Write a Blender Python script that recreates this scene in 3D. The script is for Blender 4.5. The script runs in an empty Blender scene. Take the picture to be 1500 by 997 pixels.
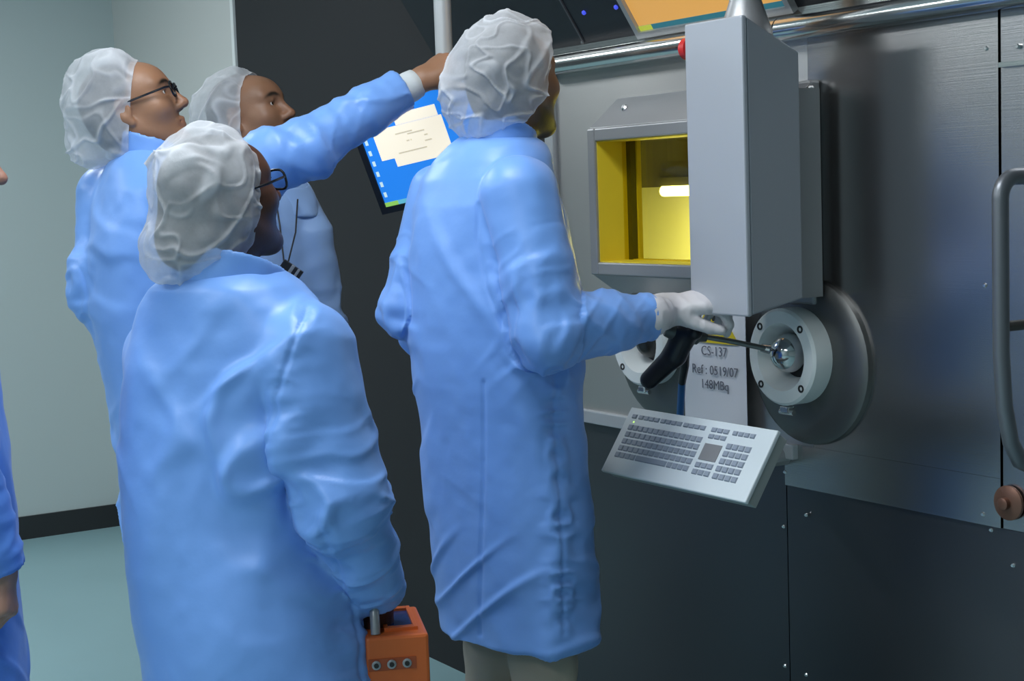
import bpy, bmesh, math, random
import numpy as np
from mathutils import Vector, Matrix

# ------------------------------------------------------------------ camera, world, light
scene = bpy.context.scene
col = scene.collection
IW, IH, FPX = 1500.0, 997.0, 2300.0
PSI = math.radians(32.2); ROLL = math.radians(2.0); PITCH = math.atan((498.5-283.0)/FPX)
CAM = np.array([0.0, -2.4, 1.49])
FH = np.array([-math.cos(PSI), math.sin(PSI), 0.0])       # horizontal view direction
RH = np.array([math.sin(PSI), math.cos(PSI), 0.0])        # horizontal right
UP = np.array([0.0, 0.0, 1.0])
_f = FH*math.cos(PITCH) - UP*math.sin(PITCH)
_u0 = UP*math.cos(PITCH) + FH*math.sin(PITCH)
_r = RH*math.cos(ROLL) - _u0*math.sin(ROLL)
_u = RH*math.sin(ROLL) + _u0*math.cos(ROLL)

cam_data = bpy.data.cameras.new('camera')
cam = bpy.data.objects.new('camera', cam_data); col.objects.link(cam)
cam_data.sensor_width = 36.0; cam_data.lens = 36.0*FPX/IW
cam_data.clip_start = 0.05
M = Matrix(((_r[0], _u[0], -_f[0], CAM[0]), (_r[1], _u[1], -_f[1], CAM[1]), (_r[2], _u[2], -_f[2], CAM[2]), (0, 0, 0, 1)))
cam.matrix_world = M
scene.camera = cam

world = bpy.data.worlds.new('world'); scene.world = world
world.use_nodes = True
world.node_tree.nodes['Background'].inputs[0].default_value = (0.75, 0.85, 1.0, 1)
world.node_tree.nodes['Background'].inputs[1].default_value = 0.25
scene.view_settings.view_transform = 'Standard'
scene.view_settings.look = 'None'
scene.view_settings.gamma = 1.0
scene.view_settings.use_curve_mapping = False
scene.view_settings.exposure = 0.0

ROOM_X0, ROOM_X1, ROOM_Y0, ROOM_Z = -7.16, 2.6, -5.2, 2.9
LIGHTS = [(-5.4, -1.5), (-5.4, -3.7), (-2.45, -1.4), (-3.0, -3.7), (-0.6, -3.7)]
LIGHT_W = 24.0
for i, (lx, ly) in enumerate(LIGHTS):
    ld = bpy.data.lights.new('ceiling_panel_light', 'AREA')
    ld.shape = 'RECTANGLE'; ld.size = 1.18; ld.size_y = 0.58
    ld.energy = LIGHT_W*(1.0 if ly > -2 else 1.2); ld.color = (0.90, 0.96, 1.0)
    lo = bpy.data.objects.new('ceiling_panel_light', ld); col.objects.link(lo)
    lo.location = (lx, ly, ROOM_Z-0.045)

# ------------------------------------------------------------------ pixel helpers
def ray(px, py):
    d = _f + _r*((px-IW/2)/FPX) + _u*((IH/2-py)/FPX)
    return d
def vp(px, py, hd):
    """point on the pixel's ray at horizontal distance hd along the view"""
    d = ray(px, py); return CAM + d*(hd/np.dot(d, FH))
def onY(px, py, y):
    d = ray(px, py); return CAM + d*((y-CAM[1])/d[1])
def onX(px, py, x):
    d = ray(px, py); return CAM + d*((x-CAM[0])/d[0])
def onplane(px, py, p0, n):
    d = ray(px, py); return CAM + d*(np.dot(np.asarray(p0)-CAM, n)/np.dot(d, n))
def mpp(hd): return hd/FPX

# ------------------------------------------------------------------ materials
MATS = {}
def mat(name, color, rough=0.5, metal=0.0, spec=0.5, bump=None, var=None, sheen=0.0, emit=None, coat=0.0, stretch=None, aniso=0.0):
    if name in MATS: return MATS[name]
    m = bpy.data.materials.new(name); m.use_nodes = True
    nt = m.node_tree; b = nt.nodes['Principled BSDF']
    b.inputs['Base Color'].default_value = (*color, 1)
    b.inputs['Roughness'].default_value = rough
    b.inputs['Metallic'].default_value = metal
    b.inputs['Specular IOR Level'].default_value = spec
    b.inputs['Sheen Weight'].default_value = sheen
    b.inputs['Coat Weight'].default_value = coat
    if aniso: b.inputs['Anisotropic'].default_value = aniso
    if emit:
        b.inputs['Emission Color'].default_value = (*emit[0], 1); b.inputs['Emission Strength'].default_value = emit[1]
    tc = nt.nodes.new('ShaderNodeTexCoord')
    src = tc.outputs['Object']
    if stretch:
        mp = nt.nodes.new('ShaderNodeMapping'); mp.inputs['Scale'].default_value = stretch
        nt.links.new(src, mp.inputs['Vector']); src = mp.outputs['Vector']
    if var:
        sc, amt = var
        n = nt.nodes.new('ShaderNodeTexNoise'); n.inputs['Scale'].default_value = sc; n.inputs['Detail'].default_value = 4
        nt.links.new(src, n.inputs['Vector'])
        r = nt.nodes.new('ShaderNodeMix'); r.data_type = 'RGBA'
        r.inputs['A'].default_value = (*[c*(1-amt) for c in color], 1); r.inputs['B'].default_value = (*[min(1, c*(1+amt)) for c in color], 1)
        nt.links.new(n.outputs['Fac'], r.inputs['Factor']); nt.links.new(r.outputs['Result'], b.inputs['Base Color'])
    if bump:
        sc, st, dist = bump
        n = nt.nodes.new('ShaderNodeTexNoise'); n.inputs['Scale'].default_value = sc; n.inputs['Detail'].default_value = 5
        nt.links.new(src, n.inputs['Vector'])
        bp = nt.nodes.new('ShaderNodeBump'); bp.inputs['Strength'].default_value = st; bp.inputs['Distance'].default_value = dist
        nt.links.new(n.outputs['Fac'], bp.inputs['Height']); nt.links.new(bp.outputs['Normal'], b.inputs['Normal'])
    MATS[name] = m
    return m

def steel(name, color, rough, stretch=(0.15, 1, 40), amt=0.05, bump=0.05, metal=1.0, aniso=0.0):
    """brushed sheet metal: stretched grain plus broad cloudy variation in gloss"""
    if name in MATS: return MATS[name]
    m = mat(name, color, rough, metal, stretch=stretch, bump=(14.0, bump, 0.004))
    nt = m.node_tree; b = nt.nodes['Principled BSDF']
    tc = nt.nodes.new('ShaderNodeTexCoord')
    n = nt.nodes.new('ShaderNodeTexNoise'); n.inputs['Scale'].default_value = 1.7; n.inputs['Detail'].default_value = 3
    nt.links.new(tc.outputs['Object'], n.inputs['Vector'])
    if aniso:
        b.inputs['Anisotropic'].default_value = aniso; b.inputs['Anisotropic Rotation'].default_value = 0.25
        tg = nt.nodes.new('ShaderNodeTangent'); tg.direction_type = 'UV_MAP'; tg.uv_map = 'UVMap'
        nt.links.new(tg.outputs['Tangent'], b.inputs['Tangent'])
    mr = nt.nodes.new('ShaderNodeMapRange'); mr.inputs['To Min'].default_value = max(0.02, rough-amt); mr.inputs['To Max'].default_value = rough+amt
    nt.links.new(n.outputs['Fac'], mr.inputs['Value']); nt.links.new(mr.outputs['Result'], b.inputs['Roughness'])
    return m

def skin_mat(name):
    if name in MATS: return MATS[name]
    m = bpy.data.materials.new(name); m.use_nodes = True
    nt = m.node_tree; b = nt.nodes['Principled BSDF']
    a = nt.nodes.new('ShaderNodeAttribute'); a.attribute_name = 'tone'
    nt.links.new(a.outputs['Color'], b.inputs['Base Color'])
    b.inputs['Roughness'].default_value = 0.48
    b.inputs['Subsurface Weight'].default_value = 0.08
    b.inputs['Subsurface Radius'].default_value = (0.008, 0.003, 0.0015)
    n = nt.nodes.new('ShaderNodeTexNoise'); n.inputs['Scale'].default_value = 160
    bp = nt.nodes.new('ShaderNodeBump'); bp.inputs['Strength'].default_value = 0.12; bp.inputs['Distance'].default_value = 0.002
    tc = nt.nodes.new('ShaderNodeTexCoord'); nt.links.new(tc.outputs['Object'], n.inputs['Vector'])
    nt.links.new(n.outputs['Fac'], bp.inputs['Height']); nt.links.new(bp.outputs['Normal'], b.inputs['Normal'])
    MATS[name] = m
    return m

def gauze_mat(name, a_lo=0.48, a_hi=0.97):
    """thin non-woven cap fabric: partly see-through, denser where it is gathered in folds"""
    if name in MATS: return MATS[name]
    m = bpy.data.materials.new(name); m.use_nodes = True
    nt = m.node_tree; nt.nodes.clear()
    out = nt.nodes.new('ShaderNodeOutputMaterial')
    tr = nt.nodes.new('ShaderNodeBsdfTransparent')
    df = nt.nodes.new('ShaderNodeBsdfDiffuse'); df.inputs['Color'].default_value = (0.80, 0.81, 0.85, 1)
    tl = nt.nodes.new('ShaderNodeBsdfTranslucent'); tl.inputs['Color'].default_value = (0.80, 0.81, 0.85, 1)
    ms = nt.nodes.new('ShaderNodeMixShader'); ms.inputs[0].default_value = 0.30
    nt.links.new(df.outputs[0], ms.inputs[1]); nt.links.new(tl.outputs[0], ms.inputs[2])
    mx = nt.nodes.new('ShaderNodeMixShader')
    nt.links.new(tr.outputs[0], mx.inputs[1]); nt.links.new(ms.outputs[0], mx.inputs[2])
    nt.links.new(mx.outputs[0], out.inputs['Surface'])
    at = nt.nodes.new('ShaderNodeAttribute'); at.attribute_name = 'fold'
    tc = nt.nodes.new('ShaderNodeTexCoord')
    n = nt.nodes.new('ShaderNodeTexNoise'); n.inputs['Scale'].default_value = 55; n.inputs['Detail'].default_value = 6; n.inputs['Roughness'].default_value = 0.7
    nt.links.new(tc.outputs['Object'], n.inputs['Vector'])
    ad = nt.nodes.new('ShaderNodeMath'); ad.operation = 'MULTIPLY_ADD'; ad.inputs[1].default_value = 0.35; 
    nt.links.new(n.outputs['Fac'], ad.inputs[0]); nt.links.new(at.outputs['Fac'], ad.inputs[2])
    mr = nt.nodes.new('ShaderNodeMapRange'); mr.inputs['From Min'].default_value = 0.12; mr.inputs['From Max'].default_value = 1.05
    mr.inputs['To Min'].default_value = a_lo; mr.inputs['To Max'].default_value = a_hi
    nt.links.new(ad.outputs[0], mr.inputs['Value']); nt.links.new(mr.outputs['Result'], mx.inputs[0])
    bp = nt.nodes.new('ShaderNodeBump'); bp.inputs['Strength'].default_value = 0.35; bp.inputs['Distance'].default_value = 0.004
    nt.links.new(n.outputs['Fac'], bp.inputs['Height'])
    nt.links.new(bp.outputs['Normal'], df.inputs['Normal'])
    MATS[name] = m
    return m

def tinted_glass(name, color):
    if name in MATS: return MATS[name]
    m = bpy.data.materials.new(name); m.use_nodes = True
    nt = m.node_tree; nt.nodes.clear()
    out = nt.nodes.new('ShaderNodeOutputMaterial')
    tr = nt.nodes.new('ShaderNodeBsdfTransparent'); tr.inputs['Color'].default_value = (*color, 1)
    gl = nt.nodes.new('ShaderNodeBsdfGlossy'); gl.inputs['Roughness'].default_value = 0.03
    mx = nt.nodes.new('ShaderNodeMixShader')
    mx.inputs[0].default_value = 0.045; nt.links.new(tr.outputs[0], mx.inputs[1]); nt.links.new(gl.outputs[0], mx.inputs[2])
    nt.links.new(mx.outputs[0], out.inputs['Surface'])
    MATS[name] = m
    return m

# ------------------------------------------------------------------ object helpers
def tag(o, label=None, cat=None, group=None, kind=None):
    if label: o['label'] = label
    if cat: o['category'] = cat
    if group: o['group'] = group
    if kind: o['kind'] = kind
    return o
def empty(name, loc=(0, 0, 0)):
    o = bpy.data.objects.new(name, None); o.empty_display_size = 0.1; col.objects.link(o); o.location = loc
    return o
def link(name, me, m, parent=None, smooth=False):
    """mesh data are in world coordinates; under a parent they are shifted to the parent's frame"""
    if m is not None and len(me.materials) == 0: me.materials.append(m)
    if smooth:
        for p in me.polygons: p.use_smooth = True
    o = bpy.data.objects.new(name, me); col.objects.link(o)
    if parent is not None:
        o.parent = parent
        root = parent; off = Vector((0, 0, 0))
        while root is not None: off += root.location; root = root.parent
        o.location = -off
    return o
def recentre(o):
    """move a mesh object's origin to its own middle, geometry stays"""
    me = o.data
    n = len(me.vertices)
    if n == 0: return o
    co = np.empty(n*3, np.float32); me.vertices.foreach_get('co', co); co = co.reshape(-1, 3)
    c = (co.min(0)+co.max(0))/2
    co -= c; me.vertices.foreach_set('co', co.ravel()); me.update()
    o.location = o.location + Vector(c.tolist())
    return o

class MB:
    def __init__(s): s.bm = bmesh.new()
    def box(s, lo, hi, bevel=0.0, M=None):
        lo = Vector(lo); hi = Vector(hi)
        r = bmesh.ops.create_cube(s.bm, size=1.0)
        vs = r['verts']
        for v in vs:
            v.co = Vector(((lo[i]+hi[i])/2 + v.co[i]*(hi[i]-lo[i]) for i in range(3)))
        if bevel > 0:
            es = list({e for v in vs for e in v.link_edges})
            b = bmesh.ops.bevel(s.bm, geom=es, offset=bevel, segments=2, affect='EDGES', profile=0.5)
            vs = list({v for f in b['faces'] for v in f.verts} | {v for v in vs if v.is_valid})
        if M is not None:
            for v in vs: v.co = M @ v.co
        return s
    def hexa(s, pts, bevel=0.0):
        """8 corners: bottom loop 4, top loop 4"""
        vs = [s.bm.verts.new(Vector(p)) for p in pts]
        fs = [(3, 2, 1, 0), (4, 5, 6, 7), (0, 1, 5, 4), (1, 2, 6, 5), (2, 3, 7, 6), (3, 0, 4, 7)]
        faces = [s.bm.faces.new([vs[i] for i in f]) for f in fs]
        bmesh.ops.recalc_face_normals(s.bm, faces=faces)
        if bevel > 0:
            es = list({e for f in faces for e in f.edges})
            bmesh.ops.bevel(s.bm, geom=es, offset=bevel, segments=2, affect='EDGES', profile=0.5)
        return s
    def lathe(s, c, axis, prof, seg=32, cap=True, closed=False):
        """prof = [(dist along axis, radius)]"""
        a = Vector(axis).normalized(); c = Vector(c)
        t = Vector((0, 0, 1)) if abs(a.z) < 0.9 else Vector((1, 0, 0))
        e1 = a.cross(t).normalized(); e2 = a.cross(e1)
        rings = []
        for h, r in prof:
            rings.append([s.bm.verts.new(c + a*h + (e1*math.cos(2*math.pi*k/seg) + e2*math.sin(2*math.pi*k/seg))*max(r, 1e-5)) for k in range(seg)])
        fs = []
        n = len(rings)
        for i in range(n if closed else n-1):
            A = rings[i]; B = rings[(i+1) % n]
            for k in range(seg):
                fs.append(s.bm.faces.new((A[k], A[(k+1) % seg], B[(k+1) % seg], B[k])))
        if cap and not closed:
            fs.append(s.bm.faces.new(rings[0][::-1])); fs.append(s.bm.faces.new(rings[-1]))
        bmesh.ops.recalc_face_normals(s.bm, faces=fs)
        return s
    def tube(s, pts, r, seg=12, cap=True):
        pts = [Vector(p) for p in pts]
        rs = r if isinstance(r, (list, tuple)) else [r]*len(pts)
        rings = []; prev = None
        for i, p in enumerate(pts):
            d = (pts[min(i+1, len(pts)-1)] - pts[max(i-1, 0)]).normalized()
            if prev is None:
                t = Vector((0, 0, 1)) if abs(d.z) < 0.9 else Vector((1, 0, 0))
                e1 = d.cross(t).normalized()
            else:
                e1 = (prev - d*prev.dot(d)).normalized()
            prev = e1; e2 = d.cross(e1)
            rings.append([s.bm.verts.new(p + (e1*math.cos(2*math.pi*k/seg) + e2*math.sin(2*math.pi*k/seg))*rs[i]) for k in range(seg)])
        fs = []
        for A, B in zip(rings, rings[1:]):
            for k in range(seg): fs.append(s.bm.faces.new((A[k], A[(k+1) % seg], B[(k+1) % seg], B[k])))
        if cap: fs.append(s.bm.faces.new(rings[0][::-1])); fs.append(s.bm.faces.new(rings[-1]))
        bmesh.ops.recalc_face_normals(s.bm, faces=fs)
        return s
    def poly(s, pts): s.bm.faces.new([s.bm.verts.new(Vector(p)) for p in pts]); return s
    def prism(s, pts, off):
        """extrude polygon pts by vector off"""
        off = Vector(off)
        a = [s.bm.verts.new(Vector(p)) for p in pts]; b = [s.bm.verts.new(Vector(p)+off) for p in pts]
        n = len(a); fs = [s.bm.faces.new(a), s.bm.faces.new(b[::-1])]
        for i in range(n): fs.append(s.bm.faces.new((a[i], b[i], b[(i+1) % n], a[(i+1) % n])))
        bmesh.ops.recalc_face_normals(s.bm, faces=fs)
        return s
    def build(s, name, m, parent=None, smooth=False, sharp=None):
        me = bpy.data.meshes.new(name); s.bm.to_mesh(me); s.bm.free()
        o = link(name, me, m, parent, smooth)
        if smooth:
            try: me.set_sharp_from_angle(angle=math.radians(sharp or 40))
            except Exception: pass
        return recentre(o)
def box(name, lo, hi, m, parent=None, bevel=0.0): return MB().box(lo, hi, bevel).build(name, m, parent)

def text_mesh(name, body, size, origin, xdir, ydir, m, parent, depth=0.0006, align='CENTER'):
    cu = bpy.data.curves.new(name, 'FONT'); cu.body = body; cu.size = size; cu.align_x = align; cu.extrude = depth/2; cu.resolution_u = 3
    t = bpy.data.objects.new(name, cu); col.objects.link(t)
    bpy.context.view_layer.update()
    me = bpy.data.meshes.new_from_object(t.evaluated_get(bpy.context.evaluated_depsgraph_get()))
    bpy.data.objects.remove(t); bpy.data.curves.remove(cu)
    X = Vector(xdir).normalized(); Yv = Vector(ydir).normalized(); Z = X.cross(Yv)
    for v in me.vertices: v.co = Vector(origin) + X*v.co.x + Yv*v.co.y + Z*v.co.z
    me.materials.clear()
    return recentre(link(name, me, m, parent))

# ------------------------------------------------------------------ implicit surfaces (bodies and cloth)
def smin(a, b, k):
    if k <= 0: return np.minimum(a, b)
    h = np.maximum(k-np.abs(a-b), 0)/k
    return np.minimum(a, b) - h*h*k*0.25
def smax(a, b, k): return -smin(-a, -b, k)

def axis_coords(lo, hi, h, fine):
    """grid stations with step h, finer inside the intervals (a, b, step)"""
    out = [lo]; x = lo
    while x < hi:
        st = h
        for a, b, s in fine:
            if a-s <= x <= b: st = min(st, s)
            elif x < a < x+st: st = max(min(st, a-x), s)
        x += st; out.append(x)
    return np.array(out, np.float32)

class Field:
    def __init__(s, lo, hi, h, fine=()):
        s.ax = [axis_coords(lo[i], hi[i], h, [(f[0][i], f[1][i], f[2]) for f in fine]) for i in range(3)]
        s.d = np.full([len(a) for a in s.ax], 1.0, np.float32)
    def sub(s, lo, hi):
        sl = []
        for i in range(3):
            a = max(0, int(np.searchsorted(s.ax[i], lo[i]))-1); b = min(len(s.ax[i]), int(np.searchsorted(s.ax[i], hi[i]))+1)
            sl.append(slice(a, max(b, a+1)))
        g = np.meshgrid(s.ax[0][sl[0]], s.ax[1][sl[1]], s.ax[2][sl[2]], indexing='ij')
        return tuple(sl), g
    def add(s, fn, lo, hi, k=0.0, op='u'):
        pad = 0.03+k
        lo = np.asarray(lo)-pad; hi = np.asarray(hi)+pad
        sl, (X, Y, Z) = s.sub(lo, hi)
        v = fn(X, Y, Z).astype(np.float32)
        if op == 'u': s.d[sl] = smin(s.d[sl], v, k)
        elif op == 's': s.d[sl] = smax(s.d[sl], -v, k)
    def cone(s, a, b, ra, rb, k=0.0, op='u'):
        a = np.asarray(a, float); b = np.asarray(b, float); ab = b-a; L = max(np.dot(ab, ab), 1e-9)
        def fn(X, Y, Z):
            px, py, pz = X-a[0], Y-a[1], Z-a[2]
            t = np.clip((px*ab[0]+py*ab[1]+pz*ab[2])/L, 0, 1)
            return np.sqrt((px-t*ab[0])**2+(py-t*ab[1])**2+(pz-t*ab[2])**2) - (ra+(rb-ra)*t)
        r = max(ra, rb)
        s.add(fn, np.minimum(a, b)-r, np.maximum(a, b)+r, k, op)
    def ell(s, c, r, R=None, k=0.0, op='u'):
        c = np.asarray(c, float); r = np.asarray(r, float)
        if R is None: R = np.eye(3)
        def fn(X, Y, Z):
            px, py, pz = X-c[0], Y-c[1], Z-c[2]
            q = [px*R[0, i]+py*R[1, i]+pz*R[2, i] for i in range(3)]
            k0 = np.sqrt((q[0]/r[0])**2+(q[1]/r[1])**2+(q[2]/r[2])**2)
            k1 = np.sqrt((q[0]/r[0]**2)**2+(q[1]/r[1]**2)**2+(q[2]/r[2]**2)**2)+1e-9
            return k0*(k0-1)/k1
        m = r.max(); s.add(fn, c-m, c+m, k, op)
    def loft(s, rings, ax, ay, z0, z1, grow=0.0, k=0.0, op='u', e=2.3, capk=0.02):
        """rings: (z, cx, cy, rx, ry); ellipse axes ax, ay (2-vectors)"""
        R = np.array(sorted(rings)); zz = R[:, 0]
        m = (R[:, 3:5].max()+grow)*1.2
        lo = [R[:, 1].min()-m, R[:, 2].min()-m, z0]; hi = [R[:, 1].max()+m, R[:, 2].max()+m, z1]
        def fn(X, Y, Z):
            zc = Z[0, 0, :]
            cx, cy, rx, ry = [np.interp(zc, zz, R[:, i]) for i in range(1, 5)]
            rx = rx+grow; ry = ry+grow
            dx = X-cx; dy = Y-cy
            q0 = np.abs(dx*ax[0]+dy*ax[1])/rx; q1 = np.abs(dx*ay[0]+dy*ay[1])/ry
            n = (q0**e+q1**e)**(1/e)
            d = (n-1)*np.minimum(rx, ry)
            return smax(smax(d, Z-z1, capk), z0-Z, 0.004)
        s.add(fn, lo, hi, k, op)
    def mesh(s, level=0.0):
        f = s.d - level
        nx, ny, nz = f.shape
        ins = f < 0
        cnt = np.zeros((nx-1, ny-1, nz-1), np.int8)
        for i in (0, 1):
            for j in (0, 1):
                for k in (0, 1): cnt += ins[i:nx-1+i, j:ny-1+j, k:nz-1+k]
        act = np.argwhere((cnt > 0) & (cnt < 8))
        idx = np.full(cnt.shape, -1, np.int32); idx[tuple(act.T)] = np.arange(len(act))
        a0, a1, a2 = act.T
        co = {}
        for i in (0, 1):
            for j in (0, 1):
                for k in (0, 1):
                    co[i, j, k] = (f[a0+i, a1+j, a2+k], s.ax[0][a0+i], s.ax[1][a1+j], s.ax[2][a2+k])
        acc = np.zeros((len(act), 3)); num = np.zeros(len(act))
        keys = list(co)
        for A in keys:
            for ax in range(3):
                if A[ax]: continue
                B = list(A); B[ax] = 1; B = tuple(B)
                fa, fb = co[A][0], co[B][0]
                m = (fa < 0) != (fb < 0)
                t = np.where(m, fa/np.where(m, fa-fb, 1), 0)
                for c in range(3): acc[:, c] += np.where(m, co[A][1+c]+(co[B][1+c]-co[A][1+c])*t, 0)
                num += m
        V = acc/num[:, None]
        quads = []
        for ax in range(3):
            sa = [slice(None)]*3; sb = [slice(None)]*3
            sa[ax] = slice(0, -1); sb[ax] = slice(1, None)
            A = ins[tuple(sa)]; B = ins[tuple(sb)]
            e = np.argwhere(A != B)
            o1, o2 = [i for i in range(3) if i != ax]
            ok = (e[:, o1] > 0) & (e[:, o2] > 0) & (e[:, o1] < f.shape[o1]-1) & (e[:, o2] < f.shape[o2]-1)
            e = e[ok]
            q = []
            for d1, d2 in ((-1, -1), (0, -1), (0, 0), (-1, 0)):
                c = e.copy(); c[:, o1] += d1; c[:, o2] += d2
                q.append(idx[tuple(c.T)])
            q = np.stack(q, 1)
            flip = A[tuple(e.T)]
            if ax == 1: flip = ~flip
            q[~flip] = q[~flip][:, ::-1]
            quads.append(q)
        Q = np.concatenate(quads)
        Q = Q[(Q >= 0).all(1)]
        return V, Q

def vnormals(V, Q):
    n = np.cross(V[Q[:, 2]]-V[Q[:, 0]], V[Q[:, 3]]-V[Q[:, 1]])
    N = np.zeros_like(V)
    for i in range(4): np.add.at(N, Q[:, i], n)
    return N/(np.linalg.norm(N, axis=1, keepdims=True)+1e-12)
def relax(V, Q, it=1, lam=0.5):
    for _ in range(it):
        S = np.zeros_like(V); c = np.zeros(len(V))
        for i in range(4):
            j = (i+1) % 4
            np.add.at(S, Q[:, i], V[Q[:, j]]); np.add.at(S, Q[:, j], V[Q[:, i]])
            np.add.at(c, Q[:, i], 1); np.add.at(c, Q[:, j], 1)
        V = V*(1-lam)+lam*S/np.maximum(c, 1)[:, None]
    return V
def pydata(name, V, Q):
    me = bpy.data.meshes.new(name)
    me.vertices.add(len(V)); me.vertices.foreach_set('co', np.asarray(V, np.float32).ravel())
    me.loops.add(len(Q)*4); me.loops.foreach_set('vertex_index', np.asarray(Q, np.int32).ravel())
    me.polygons.add(len(Q)); me.polygons.foreach_set('loop_start', np.arange(len(Q), dtype=np.int32)*4)
    me.polygons.foreach_set('use_smooth', np.ones(len(Q), bool))
    me.update(calc_edges=True); me.validate()
    return me
def drop_loose(V, Q):
    used = np.unique(Q); mp = np.full(len(V), -1); mp[used] = np.arange(len(used))
    return V[used], mp[Q], used

_rng = np.random.RandomState(7); _perm = _rng.rand(1 << 14)
def _h(i, j, k): return _perm[(i*73856093 ^ j*19349663 ^ k*83492791) & ((1 << 14)-1)]
def vnoise(P):
    """smooth value noise in -1..1"""
    I = np.floor(P).astype(np.int64); F = P-I; F = F*F*F*(F*(F*6-15)+10)
    o = 0
    for i in (0, 1):
        for j in (0, 1):
            for k in (0, 1):
                w = (F[:, 0] if i else 1-F[:, 0])*(F[:, 1] if j else 1-F[:, 1])*(F[:, 2] if k else 1-F[:, 2])
                o = o + w*_h(I[:, 0]+i, I[:, 1]+j, I[:, 2]+k)
    return o*2-1
def ridge(P): return 1-2*np.abs(vnoise(P))          # sharp crests, in -1..1
def gauss(P, c, r): return np.exp(-((P-np.asarray(c))**2).sum(1)/(2*r*r))

# ==================================================================  THE SETTING
m_floor = mat('floor_vinyl', (0.27, 0.43, 0.46), 0.35, var=(3.0, 0.06), bump=(60, 0.03, 0.002))
m_wall = mat('wall_paint', (0.46, 0.53, 0.53), 0.6, var=(1.2, 0.02))
m_wall2 = mat('wall_panel_white', (0.54, 0.55, 0.53), 0.5, var=(1.2, 0.02))
m_white = mat('white_trim', (0.72, 0.74, 0.73), 0.35)
m_ceil = mat('ceiling_white', (0.75, 0.77, 0.78), 0.8)
m_base = mat('skirting_black', (0.022, 0.024, 0.026), 0.4)
m_white = mat('white_trim', (0.72, 0.74, 0.73), 0.35)

def st(o): return tag(o, kind='structure')
st(box('floor', (ROOM_X0-0.2, ROOM_Y0-0.2, -0.1), (ROOM_X1+0.2, 2.0, 0), m_floor))
st(box('wall_left', (ROOM_X0-0.2, ROOM_Y0, 0), (ROOM_X0, 0.0, ROOM_Z), m_wall))
m_added_door = mat('added_door_charcoal', (0.05, 0.053, 0.058), 0.5)  # unseen double door, added to give the steel panels something dark to reflect
d1 = st(empty('added_door_1', (ROOM_X0, -3.4, 0)))
for y0, y1 in ((-5.0, -3.41), (-3.39, -1.8)):
    box('added_door_leaf', (ROOM_X0, y0, 0.005), (ROOM_X0+0.05, y1, 2.35), m_added_door, d1, 0.004)
for y in (-3.5, -3.3): MB().tube([(ROOM_X0+0.09, y, 0.9), (ROOM_X0+0.09, y, 1.3)], 0.012, 10).tube([(ROOM_X0+0.05, y, 0.93), (ROOM_X0+0.09, y, 0.93)], 0.008, 8).tube([(ROOM_X0+0.05, y, 1.27), (ROOM_X0+0.09, y, 1.27)], 0.008, 8).build('added_pull_handle', m_white, d1)

DARK_X0 = onY(345, 60, 0)[0]
st(box('wall_back', (ROOM_X0-0.2, 0.0, 0), (DARK_X0-0.012, 0.2, ROOM_Z), m_wall2))
st(box('wall_behind', (ROOM_X0-0.2, ROOM_Y0-0.2, 0), (ROOM_X1+0.2, ROOM_Y0, ROOM_Z), m_wall))
st(box('wall_right', (ROOM_X1, ROOM_Y0, 0), (ROOM_X1+0.2, 2.0, ROOM_Z), m_wall))
st(box('ceiling', (ROOM_X0-0.2, ROOM_Y0-0.2, ROOM_Z), (ROOM_X1+0.2, 2.0, ROOM_Z+0.1), m_ceil))
st(box('baseboard_left', (ROOM_X0, ROOM_Y0, 0), (ROOM_X0+0.012, 0.0, 0.105), m_base))
st(box('baseboard_back', (ROOM_X0+0.012, -0.012, 0), (DARK_X0-0.012, 0.0, 0.105), m_base))
st(box('trim_1', (DARK_X0-0.014, -0.012, 0), (DARK_X0+0.012, 0.06, ROOM_Z), m_white, bevel=0.003))

m_lamp = mat('lamp_diffuser', (0.9, 0.9, 0.9), 0.5, emit=((0.92, 0.97, 1.0), 4.0))
for i, (lx, ly) in enumerate(LIGHTS):
    t = empty('ceiling_light', (lx, ly, ROOM_Z))
    wy = 'near the machine' if ly > -2 else 'over the rear of the room'
    wx = {-5.4: 'beside the pale left wall', -2.45: 'in front of the enclosure', -3.0: 'in the middle of the ceiling', -0.6: 'towards the right wall'}[lx]
    tag(t, 'flat white ceiling light %s, %s' % (wx, wy), 'ceiling light', 'ceiling lights')
    fr = MB()
    for a, b in (((-0.63, -0.33), (-0.6, 0.33)), ((0.6, -0.33), (0.63, 0.33)), ((-0.6, -0.33), (0.6, -0.3)), ((-0.6, 0.3), (0.6, 0.33))):
        fr.box((lx+a[0], ly+a[1], ROOM_Z-0.035), (lx+b[0], ly+b[1], ROOM_Z))
    fr.build('frame', m_white, t)
    box('diffuser', (lx-0.6, ly-0.3, ROOM_Z-0.02), (lx+0.6, ly+0.3, ROOM_Z-0.004), m_lamp, t)

# ------------------------------------------------------------------ hot cell front
m_dark = mat('dark_cladding', (0.023, 0.023, 0.025), 0.55, spec=0.25, var=(1.5, 0.08))
m_steel = steel('brushed_steel', (0.44, 0.43, 0.425), 0.25, aniso=0.5)
m_steel_low = steel('brushed_steel_lower', (0.13, 0.135, 0.145), 0.40, aniso=0.6)
m_steel_door = steel('brushed_steel_door', (0.42, 0.415, 0.42), 0.25, aniso=0.5)
m_bright = steel('polished_steel', (0.72, 0.72, 0.70), 0.16, amt=0.05)
m_frame = steel('frame_alloy', (0.40, 0.40, 0.41), 0.40, metal=0.5)
m_fascia = mat('fascia_black', (0.012, 0.014, 0.020), 0.35, spec=0.35)
m_strip = mat('light_strip', (0.50, 0.52, 0.54), 0.35, metal=0.3)
m_seam = mat('seam_black', (0.01, 0.01, 0.012), 0.6)
m_screw = mat('screw_steel', (0.75, 0.75, 0.75), 0.22, metal=1.0)

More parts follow.
